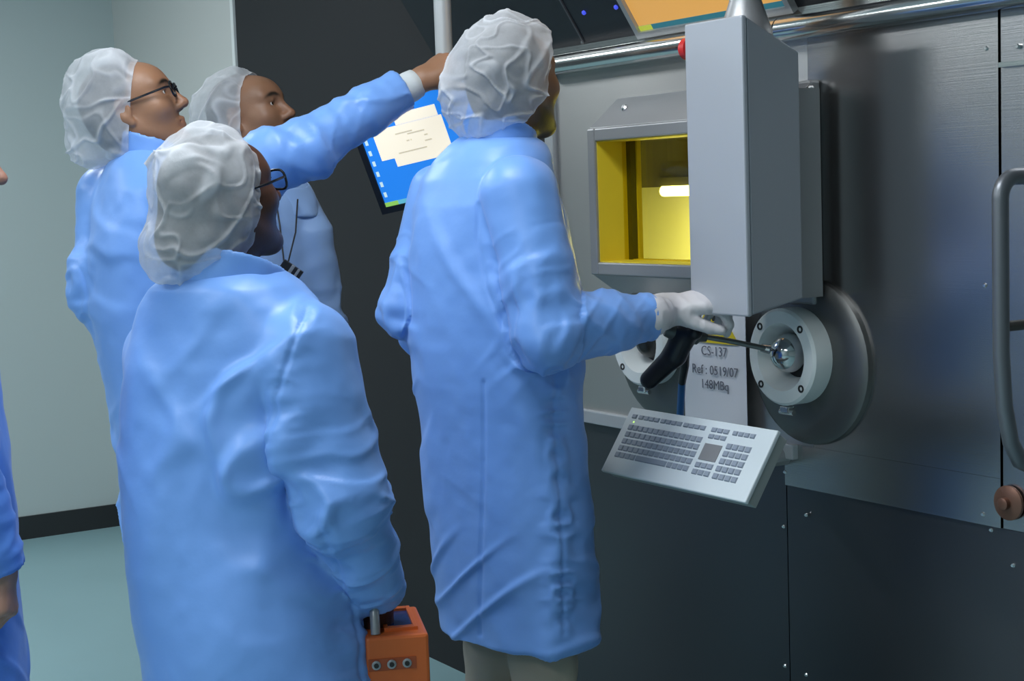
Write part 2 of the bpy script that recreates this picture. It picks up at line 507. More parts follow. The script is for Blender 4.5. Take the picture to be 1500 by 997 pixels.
cell = empty('hot_cell', (-3.0, 0, 0))
tag(cell, 'brushed steel shielded hot cell front with a yellow viewing window', 'hot cell')
XL = onY(820, 300, 0)[0]                 # left edge of the window bay
XS = onY(1463, 100, 0)[0]                # seam by the door handle
XR = 2.5
XB = onY(1152, 850, 0)[0]                # seam in the lower panels
ZL = 0.807; ZB = 0.905; ZT = 1.815
WX0, WX1 = onY(860, 290, 0)[0]+0.03, -2.70
# window opening
wA = onY(860, 190, -0.07); 
WZ1 = onY(861, 189, -0.07)[2]; WZ0 = onY(868, 402, -0.07)[2]
WX0 = onY(862, 290, -0.07)[0]; WX1 = WX0+0.66
box('side_cladding', (DARK_X0+0.012, 0, 0), (XL-0.045, 0.045, ROOM_Z), m_dark, cell)
# panel sheets around the window (left, right, above, below)
g = 0.0015
hx0, hx1, hz0, hz1 = WX0+0.02, WX1-0.02, WZ0+0.02, WZ1-0.02
pm = MB()
pm.box((XL, 0.0, ZB), (hx0, 0.03, ZT)); pm.box((hx0, 0.0, hz1), (hx1, 0.03, ZT)); pm.box((hx0, 0.0, ZB), (hx1, 0.03, hz0)); XM = onY(1186, 280, 0)[0]; pm.box((hx1, 0.0, ZB), (XM, 0.03, ZT))
pd_ = MB(); pd_.box((XM+0.0005, 0.0, ZB), (XS-g, 0.03, ZT)); pd_.box((XB+g, 0.0, ZL), (XS-g, 0.03, ZB-0.0005)); pd_.build('steel_panel', m_steel, cell)
pm.build('window_panel', steel('bay_steel', (0.58, 0.57, 0.555), 0.40, aniso=0.7), cell)
box('steel_panel', (XS+g, 0.004, ZL), (XR, 0.03, ZT), m_steel_door, cell)
box('lower_panel', (XL-0.045, 0.006, 0.0), (XB-g, 0.03, ZB-0.034), m_steel_low, cell)
box('lower_panel', (XB+g, 0.006, 0.0), (XR, 0.03, ZL-g), m_steel_low, cell)
box('panel_backing', (XL-0.045, 0.031, 0), (hx0-0.005, 0.045, ROOM_Z), m_seam, cell)
box('panel_backing', (hx1+0.005, 0.031, 0), (XR, 0.045, ROOM_Z), m_seam, cell)
box('panel_backing', (hx0-0.005, 0.031, hz1+0.005), (hx1+0.005, 0.045, ROOM_Z), m_seam, cell)
box('panel_backing', (hx0-0.005, 0.031, 0), (hx1+0.005, 0.045, hz0-0.005), m_seam, cell)
box('upright_strip', (XL-0.045, -0.014, ZB-0.034), (XL-0.006, 0.03, ZT+0.01), m_strip, cell, bevel=0.003)
box('bottom_strip', (XL-0.006, -0.016, ZB-0.034), (-2.62, 0.004, ZB), m_strip, cell, bevel=0.003)
# bright rounded ledge along the top
zl = onY(900, 82, -0.03)[2]
MB().tube([(XL-0.02, -0.030, zl), (-2.62, -0.030, zl)], 0.026, 16).build('top_ledge', m_bright, cell, True)
MB().tube([(-2.62+0.004, -0.030, zl), (XR, -0.030, zl)], 0.026, 16).build('top_ledge', m_bright, cell, True)
box('ledge_plate', (XL-0.02, -0.012, ZT), (XR, 0.03, zl+0.055), m_bright, cell, bevel=0.002)
sd = onY(1475, 93, 0)[2]
box('edge_bead', (XS+0.004, -0.006, sd-0.006), (XR, 0.004, sd+0.003), m_bright, cell)

# leaning dark fascia above
FX0 = onY(652, 96, 0)[0]
FZ0 = zl+0.045
lean = 0.66                               # towards the room per metre of height
fz1 = ROOM_Z
def fpt(x, z, out=0.0):
    n = np.array([0, -1.0, -lean]); n = n/np.linalg.norm(n)
    return np.array([x, -lean*(z-FZ0)-0.012, z]) + n*out
MB().hexa([fpt(FX0, FZ0), fpt(XR, FZ0), (XR, 0.03, FZ0), (FX0, 0.03, FZ0), fpt(FX0, fz1), fpt(XR, fz1), (XR, 0.03, fz1), (FX0, 0.03, fz1)]).build('fascia', m_fascia, cell)
FN = np.array([0, -1.0, -lean]); FN /= np.linalg.norm(FN)
FP = fpt(0, FZ0)
# panel line on the fascia with its screw, and two blue lamps
a = onplane(858, 66, FP, FN)
MB().hexa([fpt(a[0]-0.002, FZ0+0.005, 0), fpt(a[0]+0.004, FZ0+0.005, 0), fpt(a[0]+0.004, FZ0+0.005, 0.004), fpt(a[0]-0.002, FZ0+0.005, 0.004),
           fpt(a[0]-0.002, fz1, 0), fpt(a[0]+0.004, fz1, 0), fpt(a[0]+0.004, fz1, 0.004), fpt(a[0]-0.002, fz1, 0.004)]).build('fascia_joint', mat('joint_grey', (0.10, 0.10, 0.11), 0.4, 0.5), cell)
m_blue = mat('blue_lamp', (0.02, 0.03, 0.3), 0.3, emit=((0.08, 0.12, 1.0), 0.7))
for px, py in ((856, 18), (903, 10)):
    p = onplane(px, py, FP, FN)
    MB().lathe(p, FN, [(-0.002, 0.006), (0.004, 0.006), (0.006, 0.004)], 12).build('pilot_lamp', m_blue, cell)
# screws
sproto = MB().lathe((0, 0, 0), (0, -1, 0), [(-0.002, 0.0065), (0.002, 0.0065), (0.0045, 0.0040)], 10)
sproto.box((-0.0045, -0.0052, -0.0008), (0.0045, -0.004, 0.0008))
s0 = sproto.build('screw', m_screw, cell); 
scr = [(1443, 9), (1445, 71), (1443, 418), (1440, 753), (1484, 828), (1491, 68), (1150, 691), (1181, 754), (1148, 771), (1150, 975), (1181, 988), (1217, 433), (1452, 776)]
for i, (px, py) in enumerate(scr):
    o = s0 if i == 0 else s0.copy()
    if i: col.objects.link(o)
    p = onY(px, py, 0.0 if py < 760 else 0.004)
    o.location = Vector(p.tolist()) - cell.location
    o.scale = (0.75, 1, 0.75)
p = onplane(853, 62, FP, FN); o = s0.copy(); col.objects.link(o); o.location = Vector(p.tolist())-cell.location

def xz_uv(o):
    me = o.data; uv = me.uv_layers.new(name='UVMap')
    for lp in me.loops:
        c = me.vertices[lp.vertex_index].co; uv.data[lp.index].uv = (c.x, c.z)
for o in list(cell.children):
    if o.name.split('.')[0] in ('window_panel', 'steel_panel', 'lower_panel'): xz_uv(o)

# ------------------------------------------------------------------ viewing window and lit cell interior
m_yel = mat('yellow_reveal', (0.92, 0.72, 0.05), 0.4, var=(4, 0.08))
m_yel2 = mat('yellow_edge', (0.75, 0.6, 0.08), 0.4)
m_in = mat('cell_lining', (0.62, 0.62, 0.50), 0.6)
m_in_dark = mat('cell_hood', (0.10, 0.09, 0.06), 0.6)
fy = -0.07; bw = 0.032
wf = empty('viewing_window', ((WX0+WX1)/2, 0, (WZ0+WZ1)/2)); tag(wf, 'grey framed lead glass window glowing yellow from inside', 'window')
fm = MB()
pr = [(fy, 0.0), (fy-0.006, 0.006)]
def fbar(x0, x1, z0, z1): fm.box((x0, fy, z0), (x1, 0.0, z1), 0.004)
fbar(WX0, WX0+bw, WZ0, WZ1); fbar(WX1-bw, WX1, WZ0, WZ1); fbar(WX0+bw, WX1-bw, WZ1-bw, WZ1); fbar(WX0+bw, WX1-bw, WZ0, WZ0+bw)
fm.build('frame', m_frame, wf)
# sloping hood on top of the frame and chin below, like the flared surround
MB().hexa([(WX0+0.005, fy+0.002, WZ1), (WX1-0.005, fy+0.002, WZ1), (WX1-0.005, 0, WZ1), (WX0+0.005, 0, WZ1),
           (WX0+0.05, -0.006, WZ1+0.075), (WX1-0.05, -0.006, WZ1+0.075), (WX1-0.05, 0, WZ1+0.075), (WX0+0.05, 0, WZ1+0.075)], 0.003).build('hood', m_frame, wf)
MB().hexa([(WX0+0.05, -0.006, WZ0-0.06), (WX1-0.05, -0.006, WZ0-0.06), (WX1-0.05, 0, WZ0-0.06), (WX0+0.05, 0, WZ0-0.06),
           (WX0+0.005, fy+0.002, WZ0), (WX1-0.005, fy+0.002, WZ0), (WX1-0.005, 0, WZ0), (WX0+0.005, 0, WZ0)], 0.003).build('chin', m_frame, wf)
p = onY(916, 159, -0.03); MB().lathe(p, (0, -0.8, 0.6), [(-0.004, 0.010), (0.005, 0.010), (0.009, 0.006)], 12).build('bolt', m_screw, wf)
ox0, ox1, oz0, oz1 = WX0+bw, WX1-bw, WZ0+bw, WZ1-bw
rd = onX(919, 290, ox0+0.002)[1]; by = onX(938, 290, ox0+0.020)[1]
rv = MB()
rv.box((ox0-0.011, fy+0.008, oz0-0.011), (ox0+0.002, rd, oz1+0.011)); rv.box((ox1-0.002, fy+0.008, oz0-0.011), (ox1+0.011, rd, oz1+0.011))
rv.box((ox0, fy+0.008, oz1-0.002), (ox1, rd, oz1+0.011)); rv.box((ox0, fy+0.008, oz0-0.011), (ox1, rd, oz0+0.002))
rv.build('reveal', m_yel, wf)
box('glass', (ox0+0.003, rd-0.014, oz0+0.003), (ox1-0.003, rd-0.004, oz1-0.003), tinted_glass('lead_glass', (0.97, 0.93, 0.46)), wf)
# second inner frame, dark, with a yellow bead
iw = MB(); 
iw.box((ox0-0.012, rd, oz0-0.012), (ox0+0.020, by, oz1+0.012)); iw.box((ox1-0.02, rd, oz0-0.012), (ox1+0.012, by, oz1+0.012)); iw.box((ox0+0.020, rd, oz1), (ox1-0.02, by, oz1+0.012))
iw.build('inner_jamb', mat('jamb_dark', (0.05, 0.045, 0.02), 0.5), wf)
box('inner_bead', (ox0+0.0205, by-0.012, oz0+0.004), (ox0+0.027, by, oz1), m_yel2, wf)
box('inner_sill', (ox0+0.021, rd, oz0-0.012), (ox1-0.021, by, oz0+0.004), m_yel2, wf)
# interior
CX0, CX1, CY1 = -5.0, -2.3, 1.15
ci = empty('cell_interior', (-3.6, 0.7, 0.9)); tag(ci, 'pale lined inside of the cell seen through the yellow window', 'cell interior', kind=None)
im = MB()
im.box((CX0, CY1, 0.9), (CX1, CY1+0.05, 2.3)); iy = by+0.002; im.box((CX0-0.05, iy, 0.9), (CX0, CY1, 2.3)); im.box((CX1, iy, 0.9), (CX1+0.05, CY1, 2.3))
im.box((CX0, iy, 0.9), (CX1, CY1, 0.93)); im.box((CX0, iy, 2.25), (CX1, CY1, 2.3)); im.box((CX0, iy, 0.9), (ox0-0.001, iy+0.015, 2.3)); im.box((ox1+0.001, iy, 0.9), (CX1, iy+0.015, 2.3)); im.box((ox0, iy, 0.93), (ox1, iy+0.015, oz0-0.013)); im.box((ox0, iy, oz1+0.013), (ox1, iy+0.015, 2.25))
im.build('lining', m_in, ci)
hz = onY(950, 283, 0.9)[2]
box('hood', (CX0, 0.86, hz+0.02), (CX1, CY1, 2.2), m_in_dark, ci)
tl = empty('tube_light', (-4.0, 0.85, hz)); tag(tl, 'lit white tube lamp inside the cell under a dark hood', 'lamp')
lx0 = onY(972, 275, 0.84)[0]
MB().tube([(lx0, 0.84, hz+0.006), (lx0+0.62, 0.84, hz+0.006)], 0.018, 12).build('tube', mat('tube_glow', (1, 1, 1), 0.4, emit=((1.0, 0.98, 0.85), 6.0)), tl, True)
box('mount', (lx0-0.06, 0.835, hz+0.02), (lx0+0.66, 0.86, hz+0.05), m_in_dark, tl)
ild = bpy.data.lights.new('cell_tube_light', 'AREA'); ild.shape = 'RECTANGLE'; ild.size = 0.6; ild.size_y = 0.04; ild.energy = 18.0; ild.color = (1.0, 0.97, 0.8)
ilo = bpy.data.objects.new('cell_tube_light', ild); col.objects.link(ilo); ilo.location = (lx0+0.31, 0.83, hz-0.02); ilo.rotation_euler = (math.radians(25), 0, 0)

# ------------------------------------------------------------------ upper screen set in the fascia
m_bez = mat('bezel_grey', (0.36, 0.37, 0.38), 0.35, 0.4)
um = empty('wall_screen', (-3.0, -0.3, 2.1)); tag(um, 'grey bezelled screen showing an orange window above the steel cell', 'screen')
a = onplane(941, 52, FP, FN); bz = 0.016
xa, za = a[0], a[2]
xb, zb = xa+0.56, za+0.38
def fbox(name, x0, x1, z0, z1, o0, o1, m, par):
    return MB().hexa([fpt(x0, z0, o1), fpt(x1, z0, o1), fpt(x1, z0, o0), fpt(x0, z0, o0), fpt(x0, z1, o1), fpt(x1, z1, o1), fpt(x1, z1, o0), fpt(x0, z1, o0)]).build(name, m, par)
bm_ = MB()
for (x0, x1, z0, z1) in ((xa, xa+bz, za, zb), (xb-bz, xb, za, zb), (xa+bz, xb-bz, za, za+bz*0.85), (xa+bz, xb-bz, zb-bz, zb)):
    bm_.hexa([fpt(x0, z0, 0.018), fpt(x1, z0, 0.018), fpt(x1, z0, 0), fpt(x0, z0, 0), fpt(x0, z1, 0.018), fpt(x1, z1, 0.018), fpt(x1, z1, 0), fpt(x0, z1, 0)])
bm_.build('bezel', m_bez, um)
m_or = mat('screen_orange', (0.45, 0.22, 0.05), 0.3, emit=((0.78, 0.40, 0.10), 0.62))
m_te = mat('screen_teal', (0.02, 0.10, 0.12), 0.3, emit=((0.02, 0.12, 0.16), 0.8))
m_gr = mat('screen_green', (0.25, 0.3, 0.03), 0.3, emit=((0.45, 0.5, 0.05), 0.7))
m_sh = mat('screen_shade', (0.4, 0.25, 0.12), 0.3, emit=((0.5, 0.30, 0.12), 0.6))
fbox('display', xa+bz, xb-bz, za+bz*0.85, zb-bz, 0.001, 0.008, m_or, um)
fbox('taskbar', xa+bz, xb-bz, za+bz*0.85, za+bz*0.85+0.011, 0.008, 0.0092, m_te, um)
fbox('start_button', xa+bz, xa+bz+0.05, za+bz*0.85, za+bz*0.85+0.011, 0.0092, 0.0098, m_gr, um)
fbox('window_bar', xa+bz, xa+0.22, za+0.105, za+0.115, 0.008, 0.0092, m_sh, um)

# ------------------------------------------------------------------ grey pendant enclosure with emergency stop
m_enc = mat('enclosure_grey', (0.36, 0.38, 0.42), 0.42, metal=0.25, bump=(300, 0.05, 0.001))
m_enc2 = m_enc
en = empty('control_enclosure', (-2.45, -0.3, 1.2)); tag(en, 'tall grey metal enclosure hanging in front of the yellow window', 'enclosure')
yf = -0.26
f1 = onY(1011, 36, yf); f2 = onY(1093, 25, yf); f3 = onY(1102, 460, yf); f4 = onY(1020, 458, yf)
ex0 = (f1[0]+f4[0])/2; ex1 = (f2[0]+f3[0])/2; ez1 = (f1[2]+f2[2])/2; ez0 = (f3[2]+f4[2])/2
b1 = onX(1171, 76, ex1); b2 = onX(1176, 437, ex1)
yb = (b1[1]+b2[1])/2
MB().hexa([(ex0, yf, ez0), (ex1, yf, ez0), (ex1, yb, b2[2]), (ex0, yb, b2[2]), (ex0, yf, ez1), (ex1, yf, ez1), (ex1, yb, b1[2]), (ex0, yb, b1[2])], 0.004).build('housing', m_enc, en)
box('front_lid', (ex0-0.002, yf-0.014, ez0-0.002), (ex1+0.002, yf-0.0005, ez1+0.002), mat('lid_grey', (0.47, 0.49, 0.54), 0.40, metal=0.15), en, 0.004)
# stop button on the left flank
sp = onY(1003, 73, yf+0.03)
MB().lathe((ex0, yf+0.022, sp[2]), (-1, 0, 0), [(-0.002, 0.013), (0.022, 0.013), (0.024, 0.023), (0.040, 0.024), (0.048, 0.018)], 20).build('stop_button', mat('stop_red', (0.62, 0.03, 0.03), 0.35), en, True)
# wall bracket behind
k1 = onY(1176, 122, -0.02); k2 = onY(1197, 442, -0.02)
kx0, kx1 = k1[0]-0.05, k2[0]
kz1, kz0 = onY(1190, 117, -0.02)[2], onY(1190, 446, -0.02)[2]
box('bracket', (kx0, -0.03, kz0), (kx1, 0.0, kz1), m_frame, en, 0.006)
box('bracket_arm', (ex0+0.03, yb-0.002, kz0+0.02), (ex1-0.036, -0.028, kz1-0.02), m_frame, en)
for py in (131, 405):
    p = onY(1187, py, -0.03); MB().lathe(p, (0, -1, 0), [(-0.003, 0.009), (0.005, 0.009), (0.009, 0.006)], 12).build('bolt', m_screw, en)
# suspension tube on top
ty = yf+0.085; tx = onY(1092, 20, ty)[0]
MB().lathe((tx, ty, (ez1+b1[2])/2-0.02), (0, 0, 1), [(0, 0.058), (0.035, 0.056), (0.065, 0.046), (0.10, 0.034), (ROOM_Z-(ez1+b1[2])/2+0.02, 0.034)], 24).build('suspension_tube', m_frame, en, True)

# ------------------------------------------------------------------ ball manipulators
m_port = mat('port_white', (0.86, 0.89, 0.88), 0.35)
m_chrome = mat('chrome_ball', (0.62, 0.62, 0.62), 0.12, metal=1.0)
m_hole = mat('bolt_black', (0.02, 0.02, 0.02), 0.5)
m_boss = steel('boss_steel', (0.20, 0.20, 0.195), 0.45)
m_grip = mat('grip_black', (0.010, 0.012, 0.020), 0.32)
pc = onY(1143, 523, -0.075)
PR = 0.5*(onY(1140, 452, -0.075)[2]-onY(1140, 594, -0.075)[2])
def port(cx, cz, label):
    t = empty('manipulator_port', (cx, 0, cz)); tag(t, label, 'manipulator port', 'ball ports below the window')
    MB().lathe((cx+0.02, 0, cz-0.015), (0, -1, 0), [(0, 0.185), (0.012, 0.183), (0.02, 0.17), (0.022, 0.12)], 48).build('boss', m_boss, t, True)
    # flange ring with conical throat
    MB().lathe((cx, 0, cz), (0, -1, 0), [(0.02, PR), (0.069, PR), (0.075, PR-0.006), (0.075, PR*0.70), (0.03, PR*0.46), (0.022, PR*0.45)], 48, cap=False).build('flange', m_port, t, True)
    MB().lathe((cx, 0, cz), (0, -1, 0), [(0.018, PR*0.5), (0.024, PR*0.5)], 24).build('throat', m_hole, t)
    for a in (45, 135, 225, 315):
        x = cx+math.cos(math.radians(a))*PR*0.85; z = cz+math.sin(math.radians(a))*PR*0.85
        MB().lathe((x, -0.0755, z), (0, -1, 0), [(-0.004, 0.0085), (0.0012, 0.0085), (0.0012, 0.005), (-0.001, 0.004)], 12).build('bolt', m_hole, t)
    # lever clamp under the flange
    cm = MB(); cm.box((cx-0.014, -0.068, cz-PR-0.018), (cx+0.014, -0.048, cz-PR-0.002), 0.003); cm.tube([(cx-0.022, -0.058, cz-PR-0.016), (cx+0.022, -0.058, cz-PR-0.016)], 0.006, 10)
    cm.build('clamp_screw', m_screw, t)
    return t
pr_ = port(pc[0], pc[2], 'white bolted ball port holding the chrome ball and rod, right of paper notice')
cxl = onY(934, 510, -0.075)[0]
pl_ = port(cxl, pc[2], 'white bolted ball port with dark opening, behind the blue sleeve and grip')
bc = np.array([pc[0]+0.006, -0.055, pc[2]+0.008])
bmb = MB(); bmesh.ops.create_uvsphere(bmb.bm, u_segments=32, v_segments=20, radius=PR*0.40, matrix=Matrix.Translation(bc.tolist()))
bmb.build('ball', m_chrome, pr_, True)
bmb = MB(); bmesh.ops.create_uvsphere(bmb.bm, u_segments=24, v_segments=16, radius=PR*0.38, matrix=Matrix.Translation((cxl, -0.03, pc[2])))
bmb.build('ball', mat('ball_dark', (0.05, 0.05, 0.05), 0.3, 0.6), pl_, True)
# manipulator: rod, head, pistol grip
GY = -0.25
gp = onY(1003, 488, GY); gb = onY(951, 556, GY-0.03); gk = onY(988, 520, GY-0.01)
mt = empty('tong_manipulator', tuple(gp)); tag(mt, 'black pistol grip on a steel rod leading to the chrome ball', 'manipulator')
rb = bc + np.array([-PR*0.30, -PR*0.24, 0.008])
MB().tube([rb, gp*0.5+rb*0.5+np.array([0, 0, 0.002]), gp], 0.0062, 12).build('rod', mat('rod_steel', (0.22, 0.22, 0.22), 0.3, 1.0), mt, True)
MB().lathe(rb, tuple(bc-rb), [(-0.02, 0.009), (0.012, 0.013)], 16).build('rod_collar', m_chrome, mt, True)
ax_ = Vector((rb-gp).tolist()).normalized()
MB().lathe(gp, ax_, [(-0.045, 0.014), (-0.03, 0.019), (0.0, 0.021), (0.030, 0.020), (0.036, 0.013), (0.05, 0.010)], 20).build('grip_head', mat('grip_head', (0.09, 0.10, 0.10), 0.4, 0.3), mt, True)
fg = Field(np.minimum(gp, gb)-0.08, np.maximum(gp, gb)+0.08, 0.004)
fg.cone(gp, gk, 0.030, 0.026, 0.01); fg.cone(gk, gb, 0.025, 0.021, 0.01); fg.cone(gp, onY(1018, 486, GY), 0.026, 0.018, 0.01)
V, Q = fg.mesh(); V = relax(V, Q, 2)
recentre(link('grip', pydata('grip', V, Q), m_grip, mt))
# cable hanging from the grip, blue lower sleeve
c0 = onY(1003, 510, GY+0.02); c1 = onY(999, 560, GY+0.06); c2 = onY(996, 612, GY+0.10)
MB().tube([c0, c0*0.5+c1*0.5+np.array([0.005, 0, 0]), c1], [0.012, 0.010, 0.009], 10).build('cable', m_grip, mt, True)
MB().tube([c1, c2], 0.0085, 10).build('cable_sleeve', mat('cable_blue', (0.03, 0.16, 0.45), 0.45), mt, True)

# ------------------------------------------------------------------ paper notice
m_paper = mat('paper_white', (0.82, 0.82, 0.88), 0.7, var=(6, 0.03))
m_ink = mat('ink_grey', (0.16, 0.16, 0.20), 0.7)
m_sy = mat('sign_yellow', (0.80, 0.62, 0.02), 0.5)
yp = -0.026
p1 = onY(1004, 560, yp)[0]; p2 = onY(1095, 560, yp)[0]
pt = onY(1040, 442, yp)[2]; pb = onY(1040, 640, yp)[2]
nt_ = empty('paper_notice', ((p1+p2)/2, yp, pb)); tag(nt_, 'white paper notice with yellow radiation sign taped between the ports', 'notice')
def curl(x, z): return yp-0.006*((x-p1)/(p2-p1)-0.5)**2*2
pm_ = MB(); N = 8
ps = [(p1+(p2-p1)*i/N) for i in range(N+1)]
front = [[pm_.bm.verts.new((x, curl(x, z), z)) for x in ps] for z in (pb, pt)]
back = [[pm_.bm.verts.new((x, curl(x, z)+0.0008, z)) for x in ps] for z in (pb, pt)]
for i in range(N):
    pm_.bm.faces.new((front[0][i], front[0][i+1], front[1][i+1], front[1][i])); pm_.bm.faces.new((back[0][i+1], back[0][i], back[1][i], back[1][i+1]))
    pm_.bm.faces.new((front[1][i], front[1][i+1], back[1][i+1], back[1][i])); pm_.bm.faces.new((back[0][i], back[0][i+1], front[0][i+1], front[0][i]))
pm_.build('sheet', m_paper, nt_)
yt = yp-0.0045
sx0 = onY(1015, 490, yt)[0]; sx1 = onY(1078, 490, yt)[0]; sz1 = onY(1040, 452, yt)[2]; sz0 = onY(1040, 502, yt)[2]
# yellow triangle-like warning patch with black trefoil
cxs = (sx0+sx1)/2
MB().prism([(sx0-0.01, yt, sz0), (sx1+0.01, yt, sz0), (cxs+0.025, yt, sz1), (cxs-0.025, yt, sz1)], (0, 0.001, 0)).build('warning_patch', m_sy, nt_)
tm = MB(); tc_ = (cxs, (sz0*0.45+sz1*0.55)); R1, R2 = 0.008, 0.026
for a in (90, 210, 330):
    pts = [(tc_[0]+math.cos(math.radians(a+d))*r, yt-0.0004, tc_[1]+math.sin(math.radians(a+d))*r) for r, ds in ((R1, (-30, 0, 30)), (R2, (30, 15, 0, -15, -30))) for d in ds]
    tm.poly(pts)
tm.lathe((tc_[0], yt-0.0002, tc_[1]), (0, -1, 0), [(0, 0.005), (0.0004, 0.005)], 16)
tm.build('trefoil', m_hole, nt_)
for body, px, py, sz in (('CS-137', 1046, 521, 0.032), ('Ref : 0519/07', 1047, 549, 0.0315), ('148MBq', 1047, 570, 0.031)):
    p = onY(px, py, yt)
    text_mesh('lettering', body, sz, (p[0], yt-0.0004, p[2]), (1, 0, 0), (0, 0, 1), m_ink, nt_)

# ------------------------------------------------------------------ keyboard on its tray
m_kb = mat('keyboard_grey', (0.70, 0.76, 0.79), 0.45)
m_kside = mat('keyboard_side', (0.34, 0.37, 0.36), 0.5)
m_key = mat('key_slate', (0.30, 0.34, 0.41), 0.5)
m_pad = mat('touchpad_grey', (0.24, 0.24, 0.25), 0.4)
ky = -0.32
k_tl = onY(925, 593, ky); k_tr = onY(1140, 633, ky)
KX0, KX1, KZ = k_tl[0], k_tr[0], (k_tl[2]+k_tr[2])/2
k_bl = onX(880, 686, KX0); k_br = onX(1091, 739, KX1)
kb_y = (k_bl[1]+k_br[1])/2; kb_z = (k_bl[2]+k_br[2])/2
kt = empty('wall_keyboard', ((KX0+KX1)/2, ky, KZ)); tag(kt, 'light grey sloping industrial keyboard with touchpad under the notice', 'keyboard')
KO = np.array([KX0, ky, KZ]); KD = np.array([0, kb_y-ky, kb_z-KZ]); KL = np.linalg.norm(KD); KD = KD/KL; KXD = np.array([1.0, 0, 0]); KN = np.cross(KXD, -KD); KN /= np.linalg.norm(KN)
if KN[1] > 0: KN = -KN
KW = KX1-KX0
def kp(u, v, w): return KO+KXD*u+KD*v+KN*w          # u along, v down the slope, w out
def kbox(mb, u0, u1, v0, v1, w0, w1, b=0.0): mb.hexa([kp(u0, v0, w0), kp(u1, v0, w0), kp(u1, v1, w0), kp(u0, v1, w0), kp(u0, v0, w1), kp(u1, v0, w1), kp(u1, v1, w1), kp(u0, v1, w1)], b)
mb = MB(); kbox(mb, 0, KW, 0, KL, -0.010, 0, 0.0025); mb.build('face_plate', m_kb, kt)
mb = MB(); kbox(mb, 0.004, KW-0.004, 0.004, KL-0.004, -0.036, -0.0102, 0.002); mb.build('body', m_kside, kt)
mb = MB(); kbox(mb, 0.14, KW-0.14, 0.02, KL-0.05, -0.06, -0.0362, 0.002); mb.tube([kp(KW*0.3, 0.09, -0.05), (KX0+KW*0.3, -0.10, KZ-0.13), (KX0+KW*0.3, 0.004, KZ-0.13)], 0.022, 14)
mb.build('support_arm', m_frame, kt)
def key_at(u, v, su, sv):
    key = keys.get((su, sv))
    if key is None:
        b = MB(); b.hexa([(-su/2, -sv/2, 0), (su/2, -sv/2, 0), (su/2, sv/2, 0), (-su/2, sv/2, 0), (-su/2+0.0015, -sv/2+0.0015, 0.003), (su/2-0.0015, -sv/2+0.0015, 0.003), (su/2-0.0015, sv/2-0.0015, 0.003), (-su/2+0.0015, sv/2-0.0015, 0.003)])
        me = bpy.data.meshes.new('key'); b.bm.to_mesh(me); b.bm.free(); me.materials.append(m_key); keys[(su, sv)] = me; key = me
    o = bpy.data.objects.new('key', key); col.objects.link(o); o.parent = kt
    R = Matrix(((KXD[0], KD[0], KN[0]), (KXD[1], KD[1], KN[1]), (KXD[2], KD[2], KN[2]))).to_4x4()
    pp = kp(u, v, 0.0)
    o.matrix_local = Matrix.Translation(Vector(pp.tolist())-kt.location) @ R
keys = {}
U = KW/24.0; VV = KL/9.0
# function row in groups of four
v = VV*1.2
for g0, n in ((1.4, 1), (2.6, 4), (6.5, 4), (10.4, 4)):
    for i in range(n): key_at((g0+i*0.92)*U, v, U*0.78, VV*0.6)
for i in range(3): key_at((15.0+i*0.95)*U, v, U*0.8, VV*0.6); key_at((15.0+i*0.95)*U, v+VV*0.85, U*0.8, VV*0.6)
for i in range(4): key_at((18.3+i*0.88)*U, v, U*0.72, VV*0.6)
for r in range(5):
    n = 14
    off = [0, 0.2, 0.3, 0.1, 0][r]
    for i in range(n):
        if r == 4 and 4 <= i <= 9: continue
        key_at((1.6+off*0.3+i*0.91)*U, VV*(2.7+r*0.95), U*0.76, VV*0.74)
key_at((1.6+6.5*0.91)*U, VV*(2.7+4*0.95), U*5.2, VV*0.74)
for r in range(2):
    for i in range(3): key_at((15.0+i*0.95)*U, VV*(5.75+r*0.9), U*0.8, VV*0.7)
for r in range(5):
    for i in range(4): key_at((18.3+i*0.95)*U, VV*(2.9+r*0.95), U*0.8, VV*0.74)
mb = MB(); kbox(mb, 14.6*U, 17.3*U, VV*3.0, VV*5.1, 0.0, 0.0012); mb.build('touchpad', m_pad, kt)
mb = MB(); kbox(mb, 1.55*U, 1.75*U, VV*1.85, VV*2.05, 0.0, 0.001); mb.build('status_light', mat('led_green', (0.4, 0.7, 0.1), 0.4, emit=((0.6, 1.0, 0.2), 1.0)), kt)

# ------------------------------------------------------------------ tubular door handle
dh = empty('door_handle', (-1.9, 0, 1.2)); tag(dh, 'long grey tubular pull handle on the steel door', 'handle')
hy = -0.085
h1 = onY(1466, 275, hy); h2 = onY(1465, 560, hy); h3 = onY(1481, 690, hy)
hxm = onY(1466, 400, hy)[0]
zt, zb_ = h1[2]+0.02, h3[2]
path = [(hxm+0.004, 0.0, zt)]
for a in range(0, 91, 15):
    path.append((hxm, hy+0.04-0.04*math.sin(math.radians(a)), zt-0.04+0.04*math.cos(math.radians(a))))
path += [(hxm, hy, zt-0.2), (hxm, hy, zb_+0.22), (hxm, hy+0.008, zb_+0.12), (hxm, hy+0.025, zb_+0.05), (hxm, hy+0.05, zb_+0.01), (hxm, -0.012, zb_), (hxm, 0.0, zb_)]
MB().tube(path, 0.0155, 16).build('grip_tube', mat('handle_grey', (0.19, 0.20, 0.22), 0.35, 0.6), dh, True)
MB().tube([(hxm, hy, onY(1485, 480, hy)[2]), (hxm, 0, onY(1485, 480, hy)[2])], 0.010, 12).build('mid_stay', mat('stay_dark', (0.05, 0.045, 0.04), 0.5), dh, True)
p = onY(1479, 736, 0)
